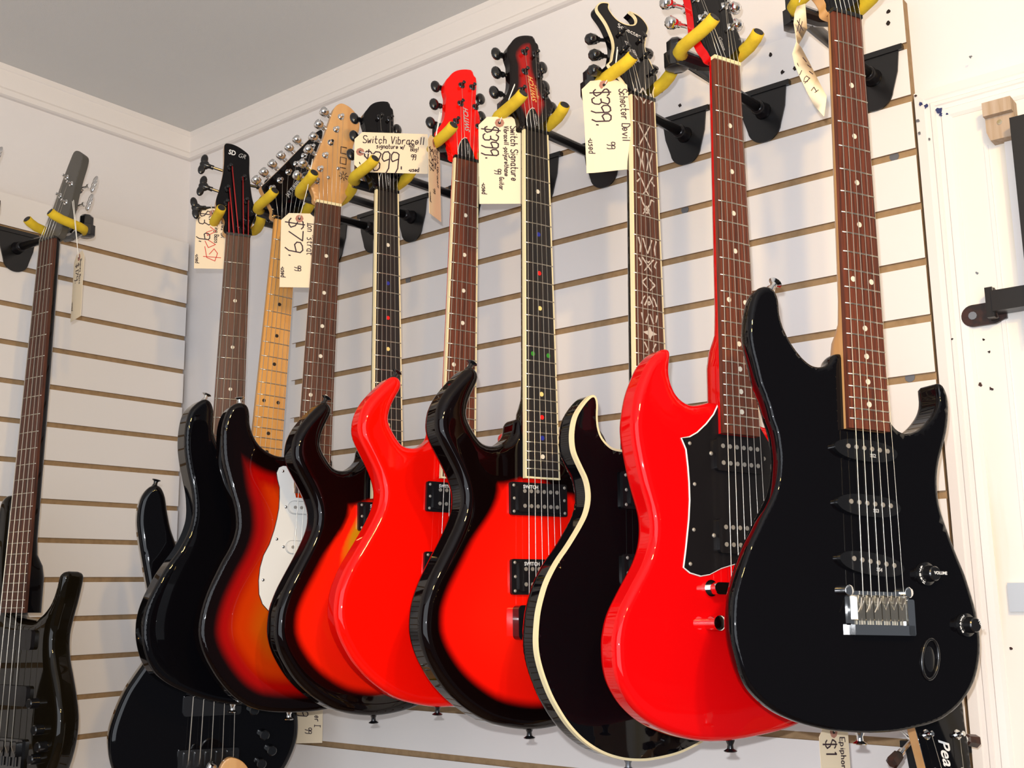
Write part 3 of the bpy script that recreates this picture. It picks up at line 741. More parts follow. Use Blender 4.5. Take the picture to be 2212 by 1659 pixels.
def fit_j(root, g, zf, T):
    for k, (v, sl, nm) in enumerate(((-497, -.03, 'SS2'), (-554, -.03, 'SS3'), (-613, -.10, 'SS4'))):
        def R(u, w): return (-3 + u, v + w + u * sl)
        out = []
        for a in np.linspace(0, 2 * math.pi, 28, endpoint=False):
            c, s_ = math.cos(a), math.sin(a)
            out.append(R(41 * math.copysign(abs(c) ** .8, c), (10.5 if s_ > 0 else 12) * s_))
        p = MB(); p.prism(out, zf, zf + 5.5); po = p.build('pickup', M_BHW, root, angle=40)
        for i in range(6):
            u, w = R((i - 2.5) * 10.2 + 2, 1.5)
            q = MB(); q.tube([(u, w, zf + 5), (u, w, zf + 6.2)], 2.5, 12); q.build('pole_piece', M_POLE, po)
        u, w = R(8, -5.5); text_obj('logo', nm, 5.2, M_LOGOG, po, place(u, w, zf + 5.8, sl), bold=.15)
    b = MB(); b.prism(rrect(-33, 43, -676, -641, 4), zf, zf + 3.5); b.prism(rrect(36, 45, -684, -648, 2), zf + 3.5, zf + 9); b.box(-32, 44, -684, -674, zf, zf + 9)
    bo = b.build('bridge', M_CHROME, root, angle=40)
    for s in (-36, 40):
        q = MB(); q.tube([(s, -641, zf), (s, -641, zf + 8), (s, -641, zf + 9)], [5.5, 5.5, 4], 14); q.build('post', M_CHROME, bo, angle=40)
    for i in range(6):
        u = (i - 2.5) * 10.4 + 3
        q = MB(); q.prism(rrect(u - 4.7, u + 4.7, -670, -645, 1.5), zf + 3.5, zf + 8.5); q.tube([(u, -652, zf + 8), (u, -646, zf + 10.5)], 3.6, 8)
        q.tube([(u, -680, zf + 7), (u, -668, zf + 7)], 1.6, 8); q.build('saddle', M_STEEL, bo, angle=40)
        if i < 3:
            q = MB(); q.tube([(u - 3, -648, zf + 13), (u - 5, -656, zf + 14), (u - 9, -662, zf + 14)], .5, 5); q.build('string_stub', M_STRING, bo)
    for (cu, cv, nm, a0, nums) in ((70, -621, 'VOLUME', 95, '6 7 8 9 10'), (120, -672, 'TONE', 80, '2 3 4 5 6')):
        k = MB(); k.tube([(cu, cv, zf - .5), (cu, cv, zf + 3), (cu, cv, zf + 4), (cu, cv, zf + 14), (cu, cv, zf + 15)], [12.5, 12, 9, 7.6, 6.5], 24)
        ko = k.build('knob', M_BHW, root, angle=30)
        for i, s in enumerate(nums.split()):
            a = math.radians(a0 + 45 + i * 24)
            text_obj('number', s, 4.6, M_LOGOW, ko, place(cu + 10.3 * math.cos(a), cv + 10.3 * math.sin(a), zf + 3.9, a + math.pi), bold=.15)
        text_obj('lettering', nm, 4.4, M_LOGOW, ko, place(cu + 6.5, cv + 0.5, zf + 15.3, 0 if nm == 'VOLUME' else -1.1), bold=.12)
    jk = MB()
    ring = []
    for a in np.linspace(0, 2 * math.pi, 25):
        ring.append((69 + 11 * math.cos(a) + 3 * math.sin(a), -707 + 20 * math.sin(a), zf + .6))
    jk.tube(ring, 1.7, 8, cap=False); jk.ball((69, -707, zf - 1), 9, 17, 1.6, 16, 8); jk.build('jack_plate', M_BHW, root, smooth=True)
make_guitar(dict(name='electric_guitar', label='solid black electric guitar with chrome bridge at the right end of the row', cat='guitar', **pose_kw('J'),
    S=648, w0=43, w12=52, zf=-9, thick=38, r=5, rb=(31, 10), outline=J_OUT, body_mat=M_BLACK, neck_mat=M_MAPLE, board_mat=M_ROSE_R, dots=M_DOTW,
    head=[(-21, 2), (-22, 14), (-27, 24), (-36, 34), (-38, 48), (-32, 70), (-20, 110), (-6, 150), (4, 178), (18, 192), (34, 190), (44, 172), (46, 140), (42, 105), (38, 70), (36, 45), (27, 22), (21, 3)],
    head_w0=-6, head_tilt=math.radians(9), head_mat=M_BLACK, head_edge_mat=M_MAPLE, tuner='chrome', tuners=[((-18 + 8 * i, 45 + 25 * i), (-45 + 8.5 * i, 52 + 25 * i)) for i in range(6)],
    order=[0, 1, 2, 3, 4, 5], fit=fit_j, buttons=[((-97, -330, -30), (.75, 1)), ((-8, -778, -30), (0, -1))], button_mat=M_CHROME, heel=-362, sm=1, ub=3, vol_mat=M_MAPLE, neck_depth=14.5))

# cherry double-horn guitar
I_OUT = [(-24, -424), (-40, -427), (-52, -430), (-61, -430), (-70, -427), (-78, -421), (-84, -411), (-87, -400), (-87, -390), (-85, -378), (-86, -371), (-92, -369), (-103, -376), (-115, -389), (-124, -406), (-131, -423), (-135, -439), (-138, -458), (-137, -476), (-134, -492), (-130, -510), (-125, -528), (-120, -543), (-116, -557), (-115, -572), (-117, -587), (-122, -601), (-129, -614), (-139, -629), (-148, -643), (-156, -656), (-161, -667), (-164, -678), (-166, -689), (-166, -702), (-165, -715), (-161, -730), (-153, -744), (-143, -756), (-128, -768), (-111, -777), (-92, -784), (-73, -789), (-53, -792), (-33, -793), (-6, -792), (22, -789), (51, -785), (80, -778), (108, -765), (133, -746), (152, -718), (160, -686), (156, -652), (144, -620), (128, -592), (117, -568), (113, -546), (118, -525), (126, -500), (132, -475), (133, -450), (128, -425), (117, -403), (102, -386), (92, -381), (88, -392), (88, -410), (82, -428), (70, -440), (52, -446), (30, -440), (29, -426)]
def fit_i(root, g, zf, T):
    guard = [(-24, -428), (-31, -440), (-42, -452), (-55, -463), (-66, -469), (-77, -471), (-71, -483), (-69, -502), (-68, -520), (-68, -539), (-70, -560), (-75, -591), (-79, -612), (-71, -617), (-57, -620), (-45, -618), (-29, -611), (-7, -605), (20, -602), (45, -600), (60, -565), (64, -520), (60, -485), (45, -462), (36, -450), (30, -436)]
    a = MB(); a.prism(guard, zf, zf + 2.2); go = a.build('pickguard', M_PLASTIC, root)
    e = MB(); e.tube([(u, v, zf + .9) for u, v in guard[:18]], 1.25, 6); e.build('white_edge', M_LOGOW, go)
    screws(go, [(-67, -476), (-62, -521), (-65, -571), (-71, -608)], zf + 2.4, M_POLE, 2.3)
    humbucker(root, zf + 2, 0, -467, -504, ring=False, hwid=34); humbucker(root, zf + 2, 0, -557, -595, ring=False, hwid=34)
    screws(go, [(-38, -485), (-38, -576), (38, -485)], zf + 2.8, M_POLE, 2.6)
    b = MB(); b.prism(rrect(-48, 48, -640, -627, 5), zf + 4, zf + 15); b.tube([(-44, -633, zf), (-44, -633, zf + 16)], 5.5, 14); b.tube([(44, -633, zf), (44, -633, zf + 16)], 5.5, 14)
    b.tube([(-44, -633, zf), (-44, -633, zf + 3)], 9, 16)
    b.build('bridge', M_CHROME, root, angle=40)
    t = MB(); t.tube([(-52, -670, zf + 10), (-30, -668, zf + 11), (30, -668, zf + 11), (52, -670, zf + 10)], 7, 12); t.tube([(-46, -670, zf), (-46, -670, zf + 18), (-46, -670, zf + 19)], [8, 8, 6], 16); t.tube([(46, -670, zf), (46, -670, zf + 18), (46, -670, zf + 19)], [8, 8, 6], 16)
    t.build('tailpiece', M_CHROME, root, angle=40)
    text_obj('logo', 'Gibson', 6, M_LOGOG, root, hp(T, 8, 30, .3, -80), shear=.3) if False else None
    text_obj('logo', 'Custom', 6.5, M_LOGOG, root, hp(T, 3, 33, .3, -83), shear=.2)
make_guitar(dict(name='electric_guitar', label='cherry red double-horned electric guitar with black white-edged pickguard and cream nut', cat='guitar', **pose_kw('I'),
    S=628, w0=43, w12=52, zf=-12, thick=36, r=9, outline=I_OUT, body_mat=M_CHERRY, neck_mat=M_CHERRY, board_mat=M_ROSE_R, dots=M_DOTW, nut_mat=M_CREAM,
    head=[(-20, 4), (-22, 10), (-28, 18), (-33, 32), (-37, 42), (-36, 52), (-34, 72), (-33, 92), (-34, 115), (-38, 140), (-41, 160), (-38, 172), (-22, 172), (-8, 178), (0, 172), (8, 178), (22, 172), (38, 172), (41, 160), (38, 140), (32, 115), (31, 101), (33, 80), (36, 63), (38, 42), (28, 23), (23, 11), (22, 4)],
    head_w0=-4, head_tilt=TILT, head_mat=M_BLACK, head_edge_mat=M_CHERRY, tuner='chrome', tuners=[((-22, 65), (-54, 62)), ((-24, 96), (-56, 93)), ((-26, 128), (-58, 126)), ((26, 131), (58, 126)), ((22, 100), (54, 96)), ((24, 66), (54, 64))],
    order=[0, 1, 2, 3, 4, 5], fit=fit_i, buttons=[((-9, -793, -30), (0, -1))], heel=-345, sm=1, neck_depth=16))

# black guitar with cream binding and tribal inlays
H_OUT = [(-28, -461), (-37, -462), (-46, -462), (-55, -461), (-64, -456), (-72, -448), (-76, -437), (-77, -424), (-76, -411), (-78, -402), (-84, -400), (-93, -407), (-101, -416), (-108, -426), (-112, -437), (-114, -449), (-114, -459), (-112, -470), (-107, -480), (-101, -490), (-95, -500), (-92, -510), (-91, -520), (-92, -529), (-96, -541), (-102, -551), (-109, -561), (-123, -579), (-136, -594), (-146, -608), (-154, -622), (-160, -638), (-164, -652), (-166, -666), (-167, -681), (-166, -695), (-162, -710), (-156, -725), (-148, -741), (-138, -756), (-126, -771), (-111, -785), (-95, -796), (-77, -805), (-59, -811), (-40, -815), (-16, -817), (9, -816), (35, -813), (56, -808), (78, -801), (105, -789), (130, -768), (148, -738), (157, -705), (158, -670), (150, -635), (135, -603), (118, -575), (104, -548), (98, -525), (100, -505), (108, -485), (115, -465), (116, -445), (108, -427), (96, -418), (86, -424), (83, -440), (74, -454), (58, -461), (42, -461), (30, -461)]
INLAY = [  # curved vine shapes: (u, v) polylines in mm with a width
    (.5, [[(0, 30), (-7, 20), (0, 10), (7, 20), (0, 30)], [(-12, 26), (-15, 18), (-9, 12)], [(12, 26), (15, 18), (9, 12)]]),
    (1.5, [[(-9, 16), (0, 0), (9, 16)], [(-9, -14), (0, 2), (9, -14)]]),
    (2.5, [[(-12, 14), (-7, -2), (-9, -15)], [(12, 14), (7, -2), (9, -15)], [(-3, 12), (-5, 0), (-2, -14)], [(3, 12), (5, 0), (2, -14)]]),
    (3.5, [[(-12, 14), (-6, 4), (0, -10), (6, -18)], [(12, 14), (6, 4), (0, -10), (-6, -18)], [(-14, 0), (-9, 6)], [(14, 0), (9, 6)]]),
    (4.5, [[(-13, 10), (-8, 12), (-6, 4), (6, -14)], [(13, 10), (8, 12), (6, 4), (-6, -14)], [(-4, -6), (0, -12), (4, -6), (0, 0), (-4, -6)]]),
    (6.5, [[(-14, 14), (-11, 0), (-12, -12)], [(14, 14), (11, 0), (12, -12)], [(-7, 14), (-4, 2), (0, -12)], [(7, 14), (4, 2), (0, -12)]]),
    (7.5, [[(-14, 12), (-10, 2), (-13, -2)], [(14, 12), (10, 2), (13, -2)], [(-9, 14), (0, 0), (6, -10)], [(9, 14), (0, 0), (-6, -10)], [(-3, 10), (0, 6), (3, 10)]]),
    (8.5, [[(-10, 2), (-2, 13)], [(-10, 2), (-1, -10)], [(10, 0), (1, 11)], [(10, 0), (2, -12)]]),
    (9.5, [[(-12, -8), (-9, 4), (-6, 10)], [(12, -8), (9, 4), (6, 10)], [(-7, -10), (0, 11), (7, -10)], [(-2, -4), (0, 0), (2, -4), (0, -8), (-2, -4)]]),
    (10.5, [[(-12, 8), (-10, -8)], [(12, 8), (10, -8)], [(-6, -12), (-1, 8)], [(6, -12), (1, 8)]]),
    (12.5, [[(-9, 12), (-4, -4), (-6, -10)], [(9, 12), (4, -4), (6, -10)]]), (13.5, [[(-8, 10), (0, -8), (8, 10)]])]
def fit_h(root, g, zf, T):
    humbucker(root, zf, -1, -488, -532, hwid=43); humbucker(root, zf, -1, -585, -629, hwid=43)
    S = 648
    for fr, strokes in INLAY:
        n = math.floor(fr); v = (fret_v(n, S) + fret_v(n + 1, S)) / 2
        sc = (fret_v(n, S) - fret_v(n + 1, S)) / 34
        m = MB()
        for st in strokes:
            for (a, b), (c, d) in zip(st[:-1], st[1:]):
                dx, dy = c - a, d - b; L = math.hypot(dx, dy) + 1e-6; nx, ny = -dy / L * 1.15, dx / L * 1.15
                k1 = 1.0
                m.prism([(a * 1.05 + nx, v + b * sc + ny), (a * 1.05 - nx, v + b * sc - ny), (c * 1.05 - nx * .55, v + d * sc - ny * .55), (c * 1.05 + nx * .55, v + d * sc + ny * .55)], .2, 1.05)
        m.build('tribal_inlay', M_ABAL, root)
    v = (fret_v(11, S) + fret_v(12, S)) / 2
    m = MB(); m.prism([(0, v + 9), (3, v + 3), (12, v), (3, v - 3), (0, v - 9), (-3, v - 3), (-12, v), (-3, v + 3)], .2, 1.1); m.build('star_inlay', M_ABAL, root)
    text_obj('logo', 'Schecter', 11.5, M_LOGOW, root, hp(T, 5, 114, .35, -7), shear=.15)
    text_obj('logo', 'DIAMOND', 7.2, M_LOGOG, root, hp(T, -1, 77, .35, -75), shear=.3, bold=.2)
    text_obj('logo', 'SERIES', 7.2, M_LOGOG, root, hp(T, 7, 74, .35, -75), shear=.3, bold=.2)
    b = MB(); b.prism(rrect(-44, 44, -665, -650, 5), zf + 2, zf + 12); b.build('bridge', M_BHW, root, angle=40)
make_guitar(dict(name='electric_guitar', label='black electric guitar with cream binding, thorny pearl inlays and forked headstock', cat='guitar', **pose_kw('H'),
    S=648, w0=42, w12=52, zf=-10, thick=36, r=1.6, rb=13, outline=H_OUT, body_mat=M_BLACK, neck_mat=M_BLACK, board_mat=M_ROSE, binding_body=True, binding_neck=True,
    head=[(-21, 3), (-22, 8), (-24, 17), (-31, 26), (-40, 34), (-47, 41), (-40, 48), (-35, 61), (-30, 75), (-29, 88), (-31, 98), (-35, 111), (-41, 121), (-47, 129), (-46, 136), (-42, 142), (-34, 148), (-22, 151), (-22, 148), (-25, 142), (-22, 135), (-17, 129), (-10, 125), (0, 124), (10, 126), (18, 130), (23, 137), (24, 143), (20, 148), (13, 151), (26, 151), (36, 147), (42, 139), (43, 131), (37, 119), (32, 105), (29, 96), (29, 84), (33, 72), (37, 58), (40, 47), (31, 30), (24, 16), (22, 4)],
    head_w0=-4, head_tilt=TILT, head_mat=M_BLACK, head_binding=True, tuner='black_rect', tuners=[((-14, 48), (-53, 41)), ((-10, 78), (-46, 69)), ((-10, 106), (-47, 95)), ((25, 107), (48, 106)), ((27, 81), (50, 79)), ((33, 55), (56, 52))],
    order=[0, 1, 2, 3, 4, 5], fit=fit_h, buttons=[((-22, -817, -32), (0, -1))], heel=-400, sm=1, button_mat=M_SCREW))

# sunburst guitar with white pickguard
D_OUT = [(-26, -408), (-36, -411), (-46, -412), (-57, -411), (-68, -407), (-80, -400), (-89, -390), (-96, -377), (-100, -364), (-101, -351), (-104, -341), (-109, -336), (-118, -335), (-128, -340), (-135, -350), (-139, -362), (-141, -375), (-141, -389), (-140, -402), (-138, -418), (-135, -431), (-130, -446), (-125, -461), (-119, -477), (-113, -494), (-110, -510), (-109, -525), (-112, -541), (-118, -557), (-127, -575), (-135, -594), (-142, -611), (-147, -627), (-151, -644), (-153, -660), (-153, -677), (-149, -694), (-142, -710), (-131, -728), (-115, -749), (-94, -769), (-69, -783), (-43, -789), (-14, -791), (12, -791), (38, -789), (70, -782), (100, -765), (125, -740), (142, -710), (150, -678), (150, -645), (142, -612), (128, -580), (112, -550), (104, -525), (103, -505), (108, -485), (116, -465), (120, -445), (118, -425), (108, -411), (97, -412), (88, -425), (76, -440), (60, -447), (44, -441), (35, -425), (29, -408)]
D_GUARD = [(-36, -430), (-39, -427), (-46, -427), (-52, -430), (-55, -438), (-53, -448), (-49, -460), (-48, -476), (-48, -492), (-50, -508), (-53, -524), (-59, -546), (-67, -563), (-71, -581), (-72, -600), (-70, -620), (-64, -634), (-52, -646), (-40, -652), (-10, -654), (20, -652), (55, -690), (75, -700), (92, -692), (97, -665), (86, -630), (70, -590), (58, -555), (56, -520), (62, -480), (60, -452), (45, -446), (36, -444), (32, -474), (-23, -474), (-27, -459), (-28, -444)]
STRAT_HEAD = [(-20, 3), (-22, 13), (-26, 22), (-32, 33), (-34, 48), (-22, 85), (-10, 124), (0, 162), (4, 174), (10, 181), (17, 184), (26, 182), (34, 178), (42, 170), (48, 158), (48, 142), (42, 124), (38, 105), (37, 88), (37, 72), (40, 60), (40, 50), (38, 35), (32, 21), (24, 8), (21, 2)]
STRAT_T = [((-20, 39), (-46, 49)), ((-15, 61), (-38, 71)), ((-8, 86), (-30, 97)), ((0, 110), (-23, 121)), ((8, 135), (-15, 145)), ((15, 159), (-7, 169))]
def fit_d(root, g, zf, T):
    a = MB(); a.prism(D_GUARD, zf, zf + 2.4); go = a.build('pickguard', M_WHITEP, root)
    e = MB(); e.tube([(u, v, zf + .9) for u, v in D_GUARD[:19]], .8, 5); e.build('dark_edge', M_BHW, go)
    screws(go, [(-46, -435), (-49, -538), (-66, -599), (-49, -641), (50, -460), (60, -600)], zf + 2.8, M_CHROME, 2.5)
    for v in (-489, -549, -618):
        p = MB(); p.prism(rrect(-34, 34, v - 9, v + 9, 8.9, 8), zf + 2.2, zf + 6.5); po = p.build('pickup', M_WHITEP, root, angle=30)
        o2 = MB(); o2.tube([(x, y, zf + 2.6) for x, y in rrect(-35, 35, v - 10, v + 10, 9.9, 8)] + [(35, v, zf + 2.6)], .45, 4); o2.build('pickup_gap', M_LOGOG, po)
        for i in range(6):
            q = MB(); q.tube([((i - 2.5) * 9.8, v, zf + 6), ((i - 2.5) * 9.8, v, zf + 7.2)], 2.5, 12); q.build('pole_piece', M_POLE, po)
        screws(go, [(-38, v), (38, v)], zf + 2.8, M_CHROME, 2.6)
    screws(root, [(-36, -599)], zf + 3, M_CHROME, 2.6)
    screws(root, [(15, 68), (-1, 49)], -8, M_CHROME, 3.4)
    io = MB(); za = -8.6
    for st_ in ([(28, 71), (18, 71)], [(28, 78), (18, 78), (18, 89), (28, 89), (28, 78)], [(28, 96), (18, 96), (18, 107), (28, 107)]):
        io.tube([(u, v, za) for u, v in st_], .95, 5)
    io.build('logo', M_LOGOK, root)
    st = MB()
    for k in range(8):
        a = math.pi / 4 * k + .15; st.tube([(25 + 2.5 * math.cos(a), 57 + 2.5 * math.sin(a), -8.8), (25 + 8 * math.cos(a), 57 + 8 * math.sin(a), -8.8)], .7, 5)
    st.build('logo', M_LOGOK, root)
    b = MB(); b.prism(rrect(-36, 36, -672, -638, 2), zf, zf + 4); b.build('bridge', M_CHROME, root)
make_guitar(dict(name='electric_guitar', label='orange sunburst electric guitar with white pickguard and natural maple headstock reading ION', cat='guitar', **pose_kw('D'),
    S=648, w0=43, w12=52, zf=-12, thick=44, r=7, outline=D_OUT, body_mat=M_BURST_O, neck_mat=M_MAPLE, board_mat=M_ROSE, dots=M_DOTW, nut_mat=M_CREAM, nfr=21,
    attr=lambda V, D: D - 8 * np.clip((V[:, 1] + 470) / 60, 0, 1),
    head=STRAT_HEAD, head_w0=-9, head_tilt=0, head_mat=M_MAPLE, tuner='chrome', tuners=STRAT_T, fit=fit_d, order=[0, 1, 2, 3, 4, 5],
    buttons=[((-113, -337, -30), (-.15, 1)), ((-8, -790, -30), (0, -1))], button_mat=M_CHROME, heel=-372, sm=1, over=12, vol_mat=M_MAPLE))

# black guitar with maple neck
C_OUT = [(-26, -404), (-36, -407), (-48, -408), (-60, -406), (-70, -400), (-79, -390), (-85, -376), (-88, -358), (-89, -340), (-95, -327), (-104, -323), (-116, -331), (-126, -344), (-130, -360), (-131, -382), (-129, -405), (-124, -427), (-117, -450), (-110, -472), (-106, -494), (-105, -512), (-107, -526), (-112, -543), (-122, -565), (-138, -591), (-151, -618), (-160, -642), (-165, -667), (-164, -693), (-158, -716), (-149, -735), (-137, -750), (-117, -764), (-92, -775), (-68, -783), (-39, -790), (-10, -794), (22, -794), (55, -788), (90, -772), (120, -748), (140, -716), (150, -680), (148, -645), (140, -612), (126, -580), (111, -550), (103, -525), (102, -505), (107, -485), (115, -465), (119, -445), (117, -425), (107, -408), (96, -408), (87, -420), (75, -435), (59, -442), (44, -436), (35, -420), (29, -404)]
def fit_c(root, g, zf, T):
    text_obj('logo', 'Jackson', 13, M_LOGOG, root, place(4, 62, -9.7, math.radians(62)), bold=.3) if False else None
    text_obj('logo', 'JAY TURSER', 9.0, M_LOGOG, root, place(11, 66, -9.7, math.radians(59)), bold=.25, sx=.8)
    tr = MB(); tr.prism([(-8, 6), (6, 6), (5, 22), (-1, 28), (-7, 22)], -10, -8.8); tr.build('truss_cover', M_PLASTIC, root)
make_guitar(dict(name='electric_guitar', label='black electric guitar with pale maple fingerboard and black pointed headstock', cat='guitar', **pose_kw('C'),
    S=648, w0=42, w12=52, zf=-12, thick=44, r=6, outline=C_OUT, body_mat=M_BLACK, neck_mat=M_MAPLE, board_mat=M_MAPLE_BOARD, dots=M_DOTK,
    head=[(-20, 3), (-22, 16), (-28, 26), (-34, 34), (-41, 44), (-46, 53), (-39, 63), (-10, 103), (12, 135), (35, 167), (48, 185), (56, 190), (58, 178), (50, 150), (44, 120), (40, 90), (36, 60), (30, 34), (24, 16), (21, 3)],
    head_w0=-10, head_tilt=0, head_mat=M_BLACK, head_edge_mat=M_MAPLE, tuner='chrome', tuners=[((-27, 56), (-48, 70)), ((-14, 74), (-36, 88)), ((0, 93), (-22, 107)), ((13, 112), (-8, 127)), ((26, 131), (6, 146)), ((39, 152), (19, 165))],
    order=[0, 1, 2, 3, 4, 5], fit=fit_c, buttons=[((-101, -324, -30), (.3, 1)), ((-8, -794, -30), (0, -1))], button_mat=M_CHROME, heel=-372, sm=1, vol_mat=M_MAPLE))

# five-string black bass
B_OUT = [(-28, -612), (-42, -600), (-56, -578), (-65, -555), (-72, -530), (-81, -507), (-88, -480), (-94, -452), (-103, -437), (-116, -437), (-128, -450), (-134, -470), (-135, -495), (-131, -521), (-123, -558), (-112, -604), (-103, -640), (-98, -668), (-100, -693), (-108, -717), (-122, -740), (-137, -766), (-149, -798), (-156, -828), (-155, -856), (-147, -885), (-130, -915), (-105, -942), (-70, -962), (-30, -972), (10, -973), (50, -963), (85, -943), (110, -917), (130, -887), (142, -856), (144, -825), (138, -795), (125, -765), (110, -735), (100, -705), (97, -678), (102, -648), (110, -622), (111, -602), (100, -588), (88, -592), (75, -610), (55, -624), (38, -618), (32, -612)]
def bass_fit(root, g, zf, T):
    for v in (-700, -790):
        p = MB(); p.prism(rrect(-46, 46, v - 16, v + 16, 5), zf, zf + 7); p.build('pickup', M_PLASTIC, root, angle=30)
    b = MB(); b.prism(rrect(-50, 46, -905, -858, 4), zf, zf + 6); bo = b.build('bridge', M_BHW, root, angle=30)
    for i in range(5):
        q = MB(); u = (i - 2) * 17 - 2; q.prism(rrect(u - 6, u + 6, -885, -862, 2), zf + 6, zf + 12); q.tube([(u, -900, zf + 9), (u, -884, zf + 9)], 1.5, 6); q.build('saddle', M_BHW, bo, angle=30)
    for u, v in ((66, -800), (85, -840), (82, -885), (98, -865)):
        k = MB(); k.tube([(u, v, zf), (u, v, zf + 14), (u, v, zf + 15.5)], [8.5, 8, 6.5], 18); k.build('knob', M_BHW, root, angle=30)
B_HEAD = [(-22, 3), (-23, 26), (-27, 36), (-35, 48), (-39, 60), (-38, 72), (-34, 88), (-30, 108), (-27, 130), (-26, 155), (-26, 184), (-22, 189), (-12, 189), (0, 185), (11, 178), (18, 171), (19, 158), (19, 135), (21, 110), (24, 84), (29, 63), (31, 51), (27, 38), (22, 22), (21, 4)]
def fit_b(root, g, zf, T):
    bass_fit(root, g, zf, T)
    text_obj('logo', 'SD', 14, M_LOGOW, root, hp(T, -12, 170, .3, -8), bold=.35, sx=.75)
    text_obj('logo', 'GR', 13, M_LOGOG, root, hp(T, 5, 166, .3, -10), shear=.3, sx=.8)
bass_common = dict(name='bass_guitar', cat='bass guitar', S=864, ns=5, spb=70, wb=3, heel=-560, thick=44, sm=1, over=8, nfr=24, string_r=1.7, neck_depth=17, order=[0, 1, 2, 3, 4])
make_guitar(dict(bass_common, label='black five-string bass hanging lowest, red-wound strings on its headstock marked SDGR', **pose_kw('B'),
    w0=45, w12=60, zf=-15, r=9, outline=B_OUT, body_mat=M_BLACK, neck_mat=M_MAPLE, board_mat=M_ROSE, dots=M_DOTW,
    head=B_HEAD, head_w0=-4, head_tilt=TILT, head_mat=M_BLACK, head_edge_mat=M_MAPLE, tuner='wing', head_string_mat=M_REDSTRING,
    tuners=[((-20, 65), (-64, 58)), ((-19, 94), (-53, 102)), ((-15, 139), (-52, 147)), ((9, 120), (46, 117)), ((14, 74), (50, 68))],
    order=[0, 1, 2, 3, 4], fit=fit_b, buttons=[((-110, -438, -30), (.2, 1))]))

# dark bass on the left wall and its neighbour just outside the frame
A_OUT = [(-27, -662), (-38, -650), (-48, -625), (-56, -590), (-60, -550), (-60, -510), (-61, -480), (-66, -460), (-76, -452), (-88, -455), (-98, -468), (-105, -500), (-108, -540), (-106, -590), (-102, -640), (-98, -680), (-102, -715), (-114, -750), (-126, -790), (-134, -830), (-133, -865), (-122, -900), (-98, -935), (-60, -958), (-15, -967), (30, -965), (70, -950), (100, -925), (118, -890), (127, -855), (127, -822), (118, -790), (106, -760), (95, -735), (89, -715), (87, -692), (92, -668), (101, -640), (108, -612), (110, -597), (106, -589), (97, -589), (89, -597), (86, -612), (76, -636), (60, -653), (45, -662), (32, -668)]
A_HEAD = [(-22, 3), (-24, 30), (-26, 50), (-24, 80), (-23, 110), (-22, 140), (-20, 170), (-16, 196), (-4, 196), (10, 188), (20, 178), (24, 160), (25, 130), (28, 100), (33, 70), (34, 50), (28, 28), (22, 4)]
def make_a(dy, label):
    kw = pose_kw('A'); p = kw['pos']; kw['pos'] = (p[0], p[1] + dy, p[2])
    return make_guitar(dict(bass_common, label=label, **kw, w0=45, w12=61, zf=-15, r=14, outline=A_OUT, body_mat=mat('dark_bronze_gloss', (0.007, 0.005, 0.0025), 0.25, spec=0.0, coat=1.0), neck_mat=M_BLACK, board_mat=M_ROSE, dots=None,
        head=A_HEAD, head_w0=-4, head_tilt=TILT, head_mat=mat('grey_satin', (0.07, 0.065, 0.055), 0.4), tuner='wing_chrome', fit=bass_fit,
        tuners=[((-12, 60), (-48, 58)), ((-12, 98), (-46, 98)), ((-10, 138), (-42, 140)), ((12, 118), (48, 118)), ((14, 78), (52, 78))]))
make_a(0, 'dark bronze bass on the left wall seen edge-on with chrome winged tuners')
make_a(-0.178, 'bass at the left edge of the photo, only a chrome tuner tip showing')

# lower row: only the tops of two headstocks reach into the frame
def fit_low(root, g, zf, T):
    text_obj('logo', 'Peavey', 20, M_LOGOW, root, hp(T, 0, 106, .35, -88), shear=.3, bold=.3)
    text_obj('logo', 'electric guitar', 5, M_LOGOG, root, hp(T, 13, 116, .35, -86), shear=.2) if False else None
LOW_T = [((-16, 58), (-48, 52)), ((-19, 98), (-52, 92)), ((-22, 138), (-53, 116)), ((22, 138), (56, 134)), ((19, 98), (52, 92)), ((16, 58), (48, 52))]
lowR = onY(2036, 1580, -.16)
Rf = frame((0, 0, 0), 1.06, 0, -0.06).to_3x3()
off = Rf @ Vector((0, .138, -.034))
low_pos = (lowR.x - off.x, lowR.y - off.y, lowR.z - off.z)
make_guitar(dict(name='electric_guitar', label='lower-row guitar at bottom right with white lettered black headstock and chrome posts', cat='guitar', pos=low_pos, phi=1.06, rol=-0.06,
    S=648, w0=43, w12=52, zf=-10, thick=42, r=6, outline=J_OUT, body_mat=M_BLACK, neck_mat=M_MAPLE, board_mat=M_ROSE, dots=M_DOTW,
    head=[(-21, 3), (-23, 20), (-25, 45), (-29, 80), (-33, 120), (-36, 150), (-38, 178), (-20, 184), (0, 178), (20, 184), (38, 178), (36, 150), (34, 120), (30, 80), (26, 45), (23, 20), (21, 3)],
    head_w0=-4, head_tilt=TILT, head_mat=M_BLACK, head_edge_mat=M_MAPLE, tuner='pearl', tuners=LOW_T, order=[0, 1, 2, 3, 4, 5], fit=fit_low, heel=-362, sm=1))
p = onY(497, 1636, -.33)
Rf = frame((0, 0, 0), 1.1).to_3x3(); off = Rf @ Vector((.017, .184, -.012))
low2_pos = (p.x - off.x, p.y - off.y, p.z - off.z)
